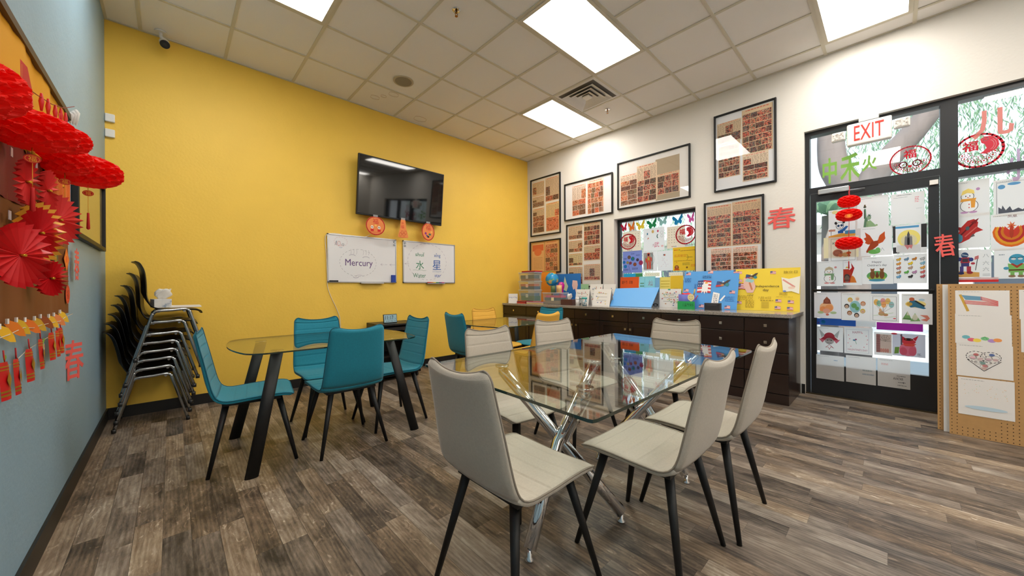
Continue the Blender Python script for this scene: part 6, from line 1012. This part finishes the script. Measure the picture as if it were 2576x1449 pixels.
# framed picture on the blue wall
t = thing('picture_frame', 'black framed glossy picture on the blue wall, next to the corner', 'framed poster', M=wallM('L', (XL+.001, .94, 1.72)))
w_, h_, q, d = 1.19, .53, .03, .03; b = B()
for s in (-1, 1): b.box((s*w_/2, -h_/2, 0), (s*(w_/2-q), h_/2, d)); b.box((-w_/2+q, s*h_/2, 0), (w_/2-q, s*(h_/2-q), d))
b.obj('moulding', M_blk, t, bevel=.004); B().box((-w_/2+q, -h_/2+q, .004), (w_/2-q, h_/2-q, .01)).obj('print', mat('yellow_reflection_print', (226, 206, 130), .6), t); B().box((-w_/2+q, -h_/2+q, .013), (w_/2-q, h_/2-q, .015)).obj('glazing', M_pic, t)  # print tinted pale yellow to imitate the yellow wall's reflection in the glass
# ---------------------------------------------------------------- outside
st(B().box((XW+.25, -30, -.12), (40, 30, -.02)).obj('ground', mat('concrete', (196, 192, 184), .9, var=.05, vscale=2)))
t = thing('building', 'pale building with dark windows seen through the door glass', 'building', (15, -3, -.02)); B().box((0, -14, 0), (6, 16, 3.0)).obj('wall', mat('pale_render', (216, 212, 206), .9), t)
b_ = mat('dark_window', (60, 66, 76), .2)
for y in range(-12, 15, 3): B().box((-.05, y, .6), (.0, y+1.5, 2.0)).obj('window', b_, t)
B().box((-.6, -14.3, 3.0), (6.3, 16.3, 3.25)).obj('roof', mat('roof_grey', (150, 146, 140), .8), t)
M_leaf = mat('willow_leaf', (140, 172, 136), .6, transl=.5, var=.25, vscale=2.0); M_bark = mat('bark', (128, 116, 110), .9, bump=1, bscale=14, var=.2, vscale=5, stretch=(1, 1, .25))
def leafmesh(pts, ln, wd, rn, hang=.8):
    b = B()
    for p in pts:
        d = Vector((rn.uniform(-1, 1), rn.uniform(-1, 1), -hang*2+rn.uniform(-.6, .6))).normalized(); s_ = d.cross(Vector((rn.uniform(-1, 1), rn.uniform(-1, 1), 0))).normalized()*wd*rn.uniform(.7, 1.2); L_ = ln*rn.uniform(.7, 1.3)
        b.face([b.bm.verts.new(q) for q in (p, p+d*L_*.45+s_, p+d*L_, p+d*L_*.45-s_)])
    return b
def tree(label, trunks, vol, n, seed, X0_, loc):
    rn = random.Random(seed); t = thing('willow_tree', label, 'tree', loc); o_ = Vector(loc)
    b = B()
    for P, r0, r1 in trunks: P = catmull([Vector(p)-o_ for p in P], 5); b.tube(P, [r0+(r1-r0)*k/(len(P)-1) for k in range(len(P))], 14)
    b.obj('trunk', M_bark, t); pts = []
    for _ in range(n):
        x, y, z = rn.uniform(*vol[0]), rn.uniform(*vol[1]), rn.uniform(*vol[2]); k = rn.randint(10, 18)
        for i in range(k): pts.append(Vector((x+rn.uniform(-.05, .05), y+rn.uniform(-.05, .05), z-i*.055))-o_)
    leafmesh(pts, .12, .011, rn).obj('foliage', M_leaf, t); return t
A = lambda x, y: at(x, y, 0, 6.6)
g0 = A(2140, 640); g0.z = -.02
tree('forked willow tree with hanging leaves seen above the exit door', [((g0, A(2138, 560), A(2125, 470), A(2098, 420), A(2090, 370), A(2088, 300), A(2080, 200)), .25, .15), ((A(2150, 600), A(2185, 470), A(2225, 410), A(2290, 340), A(2350, 270), A(2450, 180)), .20, .12)], ((7.0, 10.5), (-12.5, -2.0), (2.4, 7.0)), 2700, 4, 6.6, (6.6, g0.y, -.02))
tree('willow tree with dense hanging leaves seen through the small window', [(((10.5, 3.4, -.02), (10.4, 3.3, 1.5), (10.6, 3.6, 3.2), (10.3, 4, 5)), .2, .09)], ((6.0, 10.5), (-1.5, 5.5), (1.6, 5.5)), 800, 5, 6.6, (10.5, 3.4, -.02))
rn = random.Random(9); b = B(); c_ = A(2085, 545); c_ = CAM+(c_-CAM)*.86
for k in range(26):
    a_ = 2*math.pi*k/26; d = Vector((math.cos(a_), math.sin(a_), 0)); P = [Vector((0, 0, 0))+d*f*.62+Vector((0, 0, .3*math.sin(f*2.4+.2)*(.6+.4*(k % 2)))) for f in (0, .35, .7, 1)]
    b.rings([[p-d.cross(Vector((0, 0, 1)))*wd, p+d.cross(Vector((0, 0, 1)))*wd] for p, wd in zip(P, (.012, .05, .045, .006))], closed=False, cap=False)
t = thing('palm_tree', 'low palm tree seen through the top left of the door glass', 'tree', (c_.x, c_.y, -.02)); b.obj('fronds', M_leaf, t, loc=(0, 0, c_.z)); B().tube([(0, 0, 0), (0, 0, c_.z+.03)], [.11, .08], 12).obj('trunk', M_bark, t)
